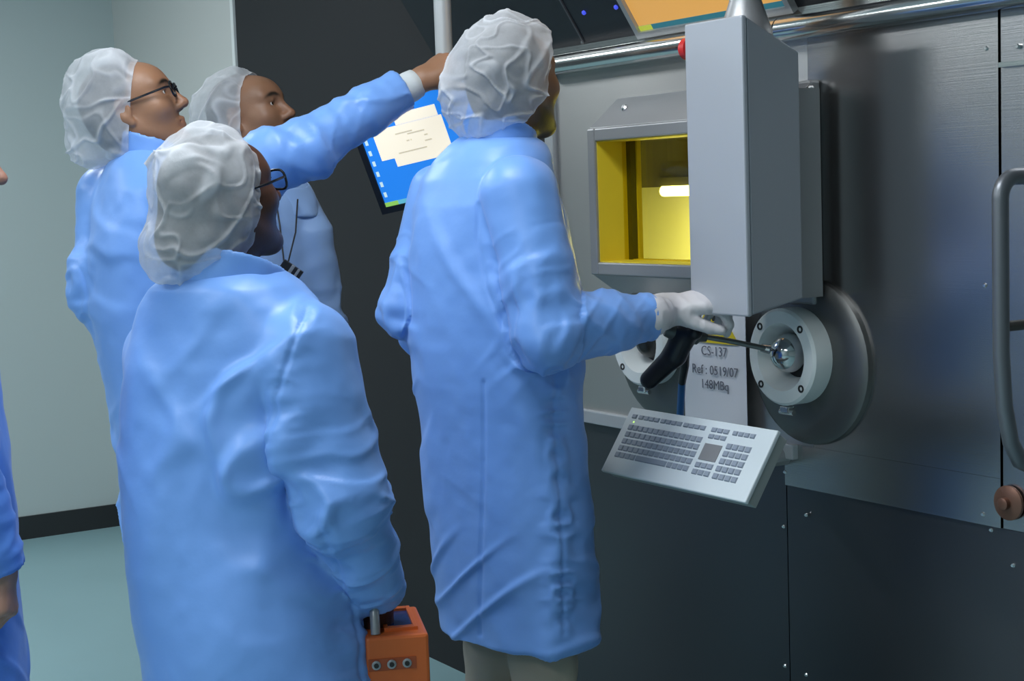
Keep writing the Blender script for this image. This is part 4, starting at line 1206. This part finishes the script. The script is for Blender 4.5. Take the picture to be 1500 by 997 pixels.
    cs = [(vp(b[0], b[1], hd+head[4]+(b[3] if len(b) > 3 else 0)), b[2]*mpp(hd+head[4])) for b in cb_]
    lo = np.minimum(np.min([c-r for c, r in cs], 0)-0.03, H.c-0.15); hi = np.maximum(np.max([c+r for c, r in cs], 0)+0.03, H.c+0.16)
    K = Field(lo, hi, 0.0034)
    dp_ = cap.get('thick', 0.92)
    Rc = np.stack([RH, FH, UP], 1)
    for c, r in cs: K.ell(c, (r, r*dp_, r), Rc, 0.03)
    K.ell(H.w((0, -0.018, 0.036)), np.array((0.097, 0.116, 0.105))*H.sc, H.R, 0.02)
    K.ell(H.w((0, -0.045, -0.02)), np.array((0.086, 0.080, 0.088))*H.sc, H.R, 0.02)
    for q in ((-1, 1) if cap.get('ears', True) else ()): K.ell(H.w((q*0.083, -0.012, 0.0)), np.array((0.020, 0.032, 0.045))*H.sc, H.R, 0.02)
    V, Q = K.mesh(); V = relax(V, Q, 2); N = vnormals(V, Q)
    L = H.loc(V)
    cs0 = cap.get('seed', seed)
    # gathered folds running from the rim back over the crown
    ang = np.arctan2(L[:, 0], L[:, 2]+0.02)
    wob = 0.55*vnoise(L*8+cs0)+0.2*vnoise(L*22-cs0)
    f1 = np.stack([L[:, 0]*9+cs0*3.7, L[:, 1]*3.5, L[:, 2]*17+L[:, 1]*6], 1)+wob[:, None]
    f2 = np.stack([L[:, 0]*13+L[:, 2]*9, L[:, 1]*13-L[:, 2]*10, L[:, 2]*9+cs0], 1)+wob[:, None]
    f3 = np.stack([L[:, 2]*20+L[:, 0]*9+cs0, L[:, 1]*16, L[:, 0]*20-L[:, 2]*7], 1)+wob[:, None]
    r1 = crease(f1, 0.10); r2 = crease(f2, 0.10); r3 = crease(f3, 0.12)
    mk = np.clip(0.6+vnoise(L*11+cs0*5), 0, 1)
    fold = np.clip(0.75*r1*mk+0.5*r2*(1.2-mk)+0.35*r3*mk, 0, 1)
    hgt = 0.0060*(r1-0.15)*mk+0.0045*(r2-0.15)+0.0030*(r3-0.2)+0.008*vnoise(L*13+cs0*2.1)+0.003*vnoise(L*33+cs0)
    V = V+N*(hgt*cap.get('amp', 1.0))[:, None]
    L = H.loc(V)
    c1 = cap.get('cut', (0.050, 0.62))
    g0_ = L[:, 1]-c1[0]-c1[1]*(L[:, 2]-0.05)
    ec = np.array([0, -0.012, 0.034]); er = np.array([0.0835, 0.104, 0.093])
    nn = np.linalg.norm((L-ec)/er, axis=1)
    wr = np.clip(np.exp(-(np.minimum(g0_, 0)/0.030)**2)*np.clip((L[:, 2]+0.03)/0.04, 0, 1)*0.9, 0, 1)
    rip = 1+0.035*vnoise(np.stack([np.arctan2(L[:, 0], L[:, 2])*7+seed, L[:, 1]*0, L[:, 1]*0], 1))
    tgt = ec+(L-ec)/np.maximum(nn, 0.3)[:, None]*rip[:, None]
    L = L*(1-wr[:, None])+tgt*wr[:, None]
    V = H.c + (L*H.sc) @ H.R.T
    # opening for the face and neck
    c1 = cap.get('cut', (0.050, 0.62)); 
    opening = (L[:, 1]-c1[0]-c1[1]*(L[:, 2]-0.05) > 0)
    low = cap.get('low', None)
    if low: opening |= (L[:, 2] < low[0]+low[1]*(-L[:, 1]))&(L[:, 1] > low[2])
    keep = ~opening[Q].all(1)
    # pull the rim vertices onto the cutting plane so the elastic edge is clean
    g_ = L[:, 1]-c1[0]-c1[1]*(L[:, 2]-0.05)
    nrmL = np.array([0, 1.0, -c1[1]]); nl = np.linalg.norm(nrmL)
    mv = opening & (g_ > 0)
    Lm = L.copy(); Lm[mv] -= np.outer(g_[mv]/nl, nrmL/nl)
    V2 = V.copy(); V2[mv] = H.c + (Lm[mv]*H.sc) @ H.R.T
    Qk = Q[keep]; V3, Q3, used = drop_loose(V2, Qk)
    me = pydata('hair_cap', V3, Q3)
    at = me.attributes.new('fold', 'FLOAT', 'POINT'); fo = fold[used]
    rimd = np.exp(-(np.abs(g_[used])/0.006)**2)
    at.data.foreach_set('value', np.clip(fo+0.35*rimd, 0, 1).astype(np.float32))
    link('hair_cap', me, gauze_mat(*cap.get('mat', ('cap_gauze', 0.48, 0.97))), root)
    # ---- glasses
    if glasses:
        gl = MB()
        for q in (-1, 1):
            ring = []
            for k in range(21):
                a = 2*math.pi*k/20
                cx_, cz_ = math.cos(a), math.sin(a)
                rr_ = 1/((abs(cx_)**3.2+abs(cz_)**3.2)**(1/3.2))
                ring.append(H.w((q*0.033+cx_*rr_*0.026, 0.108-0.25*abs(cx_*rr_*0.026+0.033*1.0-0.033)*0.3, 0.010+cz_*rr_*0.0185)))
            gl.tube(ring, 0.0024, 8, cap=False)
            gl.tube([H.w((q*0.059, 0.104, 0.016)), H.w((q*0.070, 0.095, 0.017)), H.w((q*0.079, 0.05, 0.016)), H.w((q*0.081, 0.0, 0.016)), H.w((q*0.078, -0.02, 0.002))], 0.0026, 8)
        gl.tube([H.w((-0.008, 0.109, 0.014)), H.w((0, 0.113, 0.017)), H.w((0.008, 0.109, 0.014))], 0.0024, 8)
        go = gl.build('glasses', m_gfr, root, True)
        for q in (-1, 1):
            ln = MB(); ln.poly([H.w((q*0.033+math.cos(2*math.pi*k/16)*0.0255, 0.107, 0.010+math.sin(2*math.pi*k/16)*0.018)) for k in range(16)])
            ln.build('lens', m_lens, go)
    return root, H, rings, tipsl

REL = ((12, 16, 10), (14, 18, 12), (16, 20, 14), (18, 22, 14))
COAT = (0.185, 0.385, 0.85)

# ---- A: man at the manipulator
hA = 3.38
dA = lambda px, py, o=0.0: vp(px, py, hA+o)
wA_ = onY(955, 462, -0.40)
wh = onY(972, 455, -0.335)
armR = dict(pts=[dA(762, 285, -0.155), dA(800, 488, -0.22), wA_], r=[0.083, 0.070, 0.052], cuff=None, k=0.009)
armL = dict(pts=[dA(640, 285, 0.10), dA(592, 452, 0.07), dA(640, 515, 0.22)], r=[0.068, 0.056, 0.045], cuff=0.034)
silA = [(192, 692, 784, 0.9), (202, 676, 790, 0.85), (215, 660, 798, 0.8), (235, 640, 806, 0.75), (262, 622, 813, 0.72), (300, 608, 822), (350, 601, 828), (400, 599, 833), (450, 598, 838), (500, 600, 843),
        (560, 607, 850), (620, 616, 855), (700, 622, 861), (760, 628, 866), (840, 636, 870), (900, 645, 871), (960, 650, 872)]
GR = ((35, 45, 30), (40, 50, 30), (42, 50, 30), (45, 50, 30))
hdA = dict(w=wh, f=onY(1025, 442, -0.27)-wh, n=UP*0.9+RH*0.1-FH*0.3, s=1, c=GR, t=(0.8, 0.35, -0.5), tc=10, sp=3)
hdA2 = dict(w=armL['pts'][-1]+0.03*unit(armL['pts'][-1]-armL['pts'][-2]), f=armL['pts'][-1]-armL['pts'][-2], n=FH*-1.0+UP*0.2, s=-1, c=REL, fine=False)
rA, HA, ringsA, tA = person('person', 'person in blue coat and white glove working the manipulator at the window', hA, 742, 42, silA, 0.72, 926,
    (752, 124, 47, 8, 0.0), (0.20, 0.095, 0.045), [armR, armL], COAT, (0.42, 0.36, 0.28),
    dict(blobs=[(735, 112, 80), (722, 128, 72), (705, 148, 50), (757, 72, 46), (764, 100, 50), (735, 150, 46)], cut=(0.060, 0.85)),
    beard=0.9, hands=[hdA, hdA2], seed=1, lining=True, collar_tilt=0.5,
    folds=[(dA(800, 760), (0.3, 0.3, 1), 0.10, 0.009, 18), (dA(790, 640), RH*0.7+UP, 0.07, 0.008, 22), (dA(735, 380, -0.1), RH+UP*0.4, 0.07, 0.008, 16)],
    seams=[([(812, 545), (815, 640), (820, 720), (822, 800), (824, 925)], 0.009), ([(707, 560), (706, 700), (704, 800), (702, 930)], 0.0), ([(700, 300), (697, 350), (712, 420), (740, 480)], 0.0)], coat_h=0.0048)
# glove over the right hand
G = Field(wh-0.2, wh+0.22, 0.0036)
hand_prims(G, hdA['w'], hdA['f'], hdA['n'], hdA['s'], hdA['c'], hdA['t'], 1.0, 0.0028, hdA['tc'], hdA['sp'])
dcf = unit(wh-wA_)
G.cone(wA_-dcf*0.01, wh+dcf*0.01, 0.044, 0.036, 0.015)
V, Q = G.mesh(); V = relax(V, Q, 1); V = V+vnormals(V, Q)*(0.0016*ridge(V*40))[:, None]
link('glove', pydata('glove', V, Q), m_glove, rA)
# ---- B: person with the orange case
hB = 2.875
dB = lambda px, py, o=0.0: vp(px, py, hB+o)
armR = dict(pts=[dB(448, 520, -0.10), dB(506, 730, -0.14), dB(557, 878, -0.02)], r=[0.092, 0.080, 0.044], cuff=None, k=0.018)
armL = dict(pts=[dB(232, 520, 0.10), dB(240, 740, 0.16), dB(330, 860, 0.30)], r=[0.072, 0.062, 0.045], cuff=None)
silB = [(392, 255, 412, 0.9), (404, 240, 425, 0.85), (420, 220, 442, 0.75), (445, 202, 462, 0.66), (480, 188, 478, 0.62), (530, 176, 482, 0.64), (600, 174, 470, 0.68), (680, 180, 470, 0.74), (760, 188, 486, 0.78), (830, 194, 510, 0.8),
        (900, 200, 530, 0.8), (960, 212, 546, 0.8), (1040, 222, 558, 0.8), (1150, 228, 572, 0.8)]
wB = dB(554, 892, -0.01)
hdB = dict(w=wB, f=-UP+RH*-0.02, n=RH*0.7-FH*0.6, s=-1, c=((50, 70, 40), (55, 75, 40), (55, 75, 40), (55, 75, 40)), S=0.9)
hdB2 = dict(w=armL['pts'][-1]+0.03*unit(armL['pts'][-1]-armL['pts'][-2]), f=armL['pts'][-1]-armL['pts'][-2], n=FH*-1.0+UP*0.2, s=-1, c=REL, fine=False)
rB, HB, ringsB, tB = person('person', 'person in blue coat and full white cap carrying the orange case', hB, 385, 58, silB, 0.72, 1140,
    (326, 294, 44, 14, 0.0), (0.085, 0.032, 0.018), [armR, armL], COAT, (0.03, 0.03, 0.05),
    dict(blobs=[(306, 264, 88), (288, 318, 74), (268, 352, 56, -0.05), (260, 370, 47, -0.06), (300, 352, 58, -0.05), (330, 300, 62)], cut=(0.052, 0.42), seed=9.3, bun=[(285, 335, 52, -0.05), (268, 358, 36, -0.06)], mat=('cap_gauze_thin', 0.46, 0.95)),
    glasses=True, hands=[hdB, hdB2], seed=2,
    folds=[(dB(345, 560, -0.12), RH*0.8-UP*0.6, 0.11, 0.017, 13), (dB(430, 690, -0.12), RH*-0.5+UP, 0.11, 0.018, 13), (dB(505, 860, -0.1), UP+RH*0.2, 0.09, 0.009, 22), (dB(380, 640, -0.12), RH*0.75-UP*0.65, 0.11, 0.016, 14)],
    seams=[([(450, 452), (425, 520), (412, 580), (415, 640)], 0.006), ([(470, 770), (505, 850), (522, 920), (528, 1010)], 0.008)], coat_h=0.0048)
# ---- C: man pointing
hC = 3.70
dC = lambda px, py, o=0.0: vp(px, py, hC+o)
armR = dict(pts=[dC(268, 285, -0.12), dC(435, 222, -0.06), dC(590, 133, 0.06)], r=[0.080, 0.068, 0.050], cuff=0.036, cufflen=0.04)
armL = dict(pts=[dC(155, 285, 0.10), dC(138, 420, 0.06), dC(200, 560, 0.10)], r=[0.070, 0.058, 0.045], cuff=None)
silC = [(212, 178, 262, 0.9), (226, 166, 275, 0.85), (245, 152, 288, 0.78), (275, 138, 300, 0.7), (320, 128, 306, 0.68), (380, 124, 306, 0.7), (450, 130, 306), (520, 142, 310), (600, 160, 318), (700, 172, 330), (800, 182, 340), (900, 194, 350), (960, 198, 355)]
wC = dC(614, 119, 0.075)
fC = dC(668, 84, 0.10)-wC
hdC = dict(w=wC, f=fC, n=UP*0.75-FH*0.6-RH*0.1, s=1, c=((8, 22, 16), (30, 50, 30), (36, 55, 30), (40, 55, 30)), t=(0.75, 0.3, -0.6), tc=12, S=1.02)
hdC2 = dict(w=armL['pts'][-1]+0.03*unit(armL['pts'][-1]-armL['pts'][-2]), f=armL['pts'][-1]-armL['pts'][-2], n=FH*-1.0+UP*0.2, s=-1, c=REL, fine=False)
rC, HC, ringsC, tC = person('person', 'person with glasses in blue coat pointing an arm at the hanging monitor', hC, 252, 32, silC, 0.72, 938,
    (196, 163, 4, 20, 0.0), (0.34, 0.17, 0.095), [armR, armL], COAT, (0.015, 0.018, 0.04),
    dict(blobs=[(152, 136, 58), (140, 170, 48), (138, 205, 38), (165, 120, 42), (138, 222, 26)], cut=(0.030, 0.50), ears=False),
    glasses=True, hands=[hdC, hdC2], seed=3, beard=0.12,
    folds=[(dC(150, 400, -0.1), UP+RH*0.4, 0.08, 0.010, 18)])
# ---- D: man behind, facing this way
hD = 4.20
dD = lambda px, py, o=0.0: vp(px, py, hD+o)
armL = dict(pts=[dD(455, 345, 0.0), dD(474, 480, 0.03), dD(478, 610, -0.05)], r=[0.062, 0.055, 0.046], cuff=0.036)
armR = dict(pts=[dD(350, 350, 0.02), dD(335, 480, 0.05), dD(340, 610, -0.03)], r=[0.062, 0.055, 0.046], cuff=0.036)
silD = [(268, 375, 448, 0.9), (282, 366, 455, 0.85), (300, 355, 463, 0.75), (325, 342, 472, 0.66), (360, 336, 478, 0.64), (420, 334, 480), (480, 334, 480), (560, 334, 482), (660, 330, 486), (780, 326, 490), (860, 324, 492)]
hdD = [dict(w=a['pts'][-1]+0.03*unit(a['pts'][-1]-a['pts'][-2]), f=a['pts'][-1]-a['pts'][-2], n=n_, s=s_, c=REL, fine=False) for a, n_, s_ in ((armL, RH, 1), (armR, -RH, -1))]
rD, HD_, ringsD, tD = person('person', 'person in pale blue coat wearing a lanyard with a small black device', hD, 410, -48, silD, 0.66, 860,
    (368, 174, -18, 16, 0.0), (0.30, 0.15, 0.085), [armR, armL], (0.30, 0.46, 0.76), (0.03, 0.03, 0.035),
    dict(blobs=[(338, 158, 50), (330, 172, 46), (352, 140, 36), (322, 170, 40)], cut=(0.026, 0.30), ears=False),
    hands=hdD, seed=4)
# ---- E: person at the edge of the picture
hE = 2.9
dE = lambda px, py, o=0.0: vp(px, py, hE+o)
armR = dict(pts=[dE(-95, 430, -0.12), dE(-70, 650, -0.15), dE(-2, 835, -0.10)], r=[0.072, 0.062, 0.047], cuff=None)
armL = dict(pts=[dE(-120, 430, 0.2), dE(-110, 650, 0.2), dE(-50, 830, 0.15)], r=[0.072, 0.062, 0.047], cuff=None)
silE = [(352, -160, -60, 0.9), (370, -175, -50, 0.9), (400, -195, -38, 0.9), (440, -208, -26, 1.0), (520, -214, -12, 1.0), (600, -214, 0, 1.0), (660, -212, 12, 1.0), (750, -212, 18, 1.0), (850, -214, 20, 1.0), (920, -216, 25, 1.0), (1000, -220, 33, 1.0), (1080, -225, 38, 1.0)]
wE = dE(4, 838, -0.10)
hdE = dict(w=wE, f=dE(14, 900, -0.1)-wE, n=RH*0.9+UP*0.3, s=-1, c=((45, 60, 30), (50, 60, 30), (50, 60, 30), (50, 60, 30)), S=0.8)
hdE2 = dict(w=armL['pts'][-1]+0.03*unit(armL['pts'][-1]-armL['pts'][-2]), f=armL['pts'][-1]-armL['pts'][-2], n=RH, s=1, c=REL, fine=False)
rE, HE, ringsE, tE = person('person', 'person in deep blue coat standing apart behind the others by the bare wall', hE, -100, 6, silE, 0.9, 1060,
    (-92, 246, 2, 0, 0.0), (0.42, 0.22, 0.16), [armR, armL], (0.11, 0.27, 0.74), (0.03, 0.03, 0.04),
    dict(blobs=[(-125, 215, 90), (-140, 250, 72)], cut=(0.030, 0.30)), hands=[hdE, hdE2], seed=5)

# ------------------------------------------------------------------ lanyard with device on D's chest
m_strap = mat('lanyard_cord', (0.02, 0.02, 0.025), 0.5)
dev = empty('lanyard_device', tuple(dD(425, 395, -0.16))); tag(dev, 'small black and silver device hanging on a neck cord', 'device')
dc = dD(426, 395, -0.175)
dxv = unit(RH*0.80-UP*0.60); dzv = unit(np.cross(-FH, dxv))
def dbox(nm, a0, a1, b0, b1, w0, w1, m):
    f_ = -FH
    MB().hexa([dc+dxv*a0+dzv*b0+f_*w0, dc+dxv*a1+dzv*b0+f_*w0, dc+dxv*a1+dzv*b1+f_*w0, dc+dxv*a0+dzv*b1+f_*w0, dc+dxv*a0+dzv*b0+f_*w1, dc+dxv*a1+dzv*b0+f_*w1, dc+dxv*a1+dzv*b1+f_*w1, dc+dxv*a0+dzv*b1+f_*w1], 0.002).build(nm, m, dev)
dbox('casing', -0.028, 0.030, -0.014, 0.014, -0.008, 0.008, m_black)
dbox('silver_band', -0.004, 0.006, -0.0145, 0.0145, 0.0, 0.0088, m_bez)
dbox('silver_band', 0.014, 0.022, -0.0145, 0.0145, 0.0, 0.0088, m_bez)
MB().tube([dD(404, 292, -0.10), dD(410, 330, -0.14), dc-dxv*0.02], 0.0022, 8).build('cord', m_strap, dev)
MB().tube([dD(436, 292, -0.08), dD(433, 340, -0.145), dc-dxv*0.012], 0.0022, 8).build('cord', m_strap, dev)
MB().tube([dc-dxv*0.015-dzv*0.012, dD(421, 420, -0.17), dD(424, 432, -0.17)], 0.0015, 6).build('loose_cord', m_strap, dev)

# ------------------------------------------------------------------ orange instrument case in B's hand
m_or_ = mat('case_orange', (0.62, 0.13, 0.025), 0.45, bump=(200, 0.08, 0.001))
m_pan = mat('case_panel', (0.02, 0.05, 0.16), 0.2)
hO = 2.80
o1 = vp(628, 927, hO)
cR = unit(RH*0.985+FH*0.17); cF = unit(FH*0.985-RH*0.17)
CW, CD, CH = 0.115, 0.20, 0.24
cs_ = empty('instrument_case', tuple(o1-cR*CW/2-UP*CH+cF*CD/2)); tag(cs_, 'orange carrying case with blue top panel held at the side', 'case')
def cp(a, b, c): return o1-cR*a+cF*b-UP*c           # a left from right edge, b back, c down
cb2 = MB(); cb2.hexa([cp(CW, 0, CH), cp(0, 0, CH), cp(0, CD, CH), cp(CW, CD, CH), cp(CW, 0, 0), cp(0, 0, 0), cp(0, CD, 0), cp(CW, CD, 0)], 0.006)
cb2.build('shell', m_or_, cs_)
def cbox(nm, a0, a1, b0, b1, c0, c1, m, bv=0.0): 
    return MB().hexa([cp(a1, b0, c1), cp(a0, b0, c1), cp(a0, b1, c1), cp(a1, b1, c1), cp(a1, b0, c0), cp(a0, b0, c0), cp(a0, b1, c0), cp(a1, b1, c0)], bv).build(nm, m, cs_)
cbox('display_panel', 0.024, 0.070, 0.045, 0.165, -0.0015, 0.004, m_pan)
for r in ((0.016, 0.024, 0.03, 0.18), (0.070, 0.078, 0.03, 0.18), (0.024, 0.070, 0.03, 0.045), (0.024, 0.070, 0.165, 0.18)): cbox('panel_rim', r[0], r[1], r[2], r[3], -0.007, 0.002, m_or_, 0.001)
hl = MB(); hl.tube([cp(0.095, 0.02, 0), cp(0.095, 0.03, -0.045), cp(0.095, 0.06, -0.055), cp(0.095, 0.14, -0.055), cp(0.095, 0.17, -0.045), cp(0.095, 0.18, 0)], 0.009, 10)
hl.build('carry_handle', m_bez, cs_, True)
cbox('button_recess', 0.025, 0.112, -0.0015, 0.004, 0.040, 0.062, mat('case_recess', (0.36, 0.07, 0.02), 0.5))
for i, a in enumerate((0.042, 0.070, 0.098)):
    c_ = cp(a, -0.001, 0.051)
    MB().lathe(c_, -cF, [(-0.002, 0.0085), (0.003, 0.0085), (0.004, 0.006)], 14).build('knob', m_bez, cs_)
    MB().lathe(c_-cF*0.004, -cF, [(0, 0.0045), (0.002, 0.0045)], 12).build('knob_cap', m_hole, cs_)
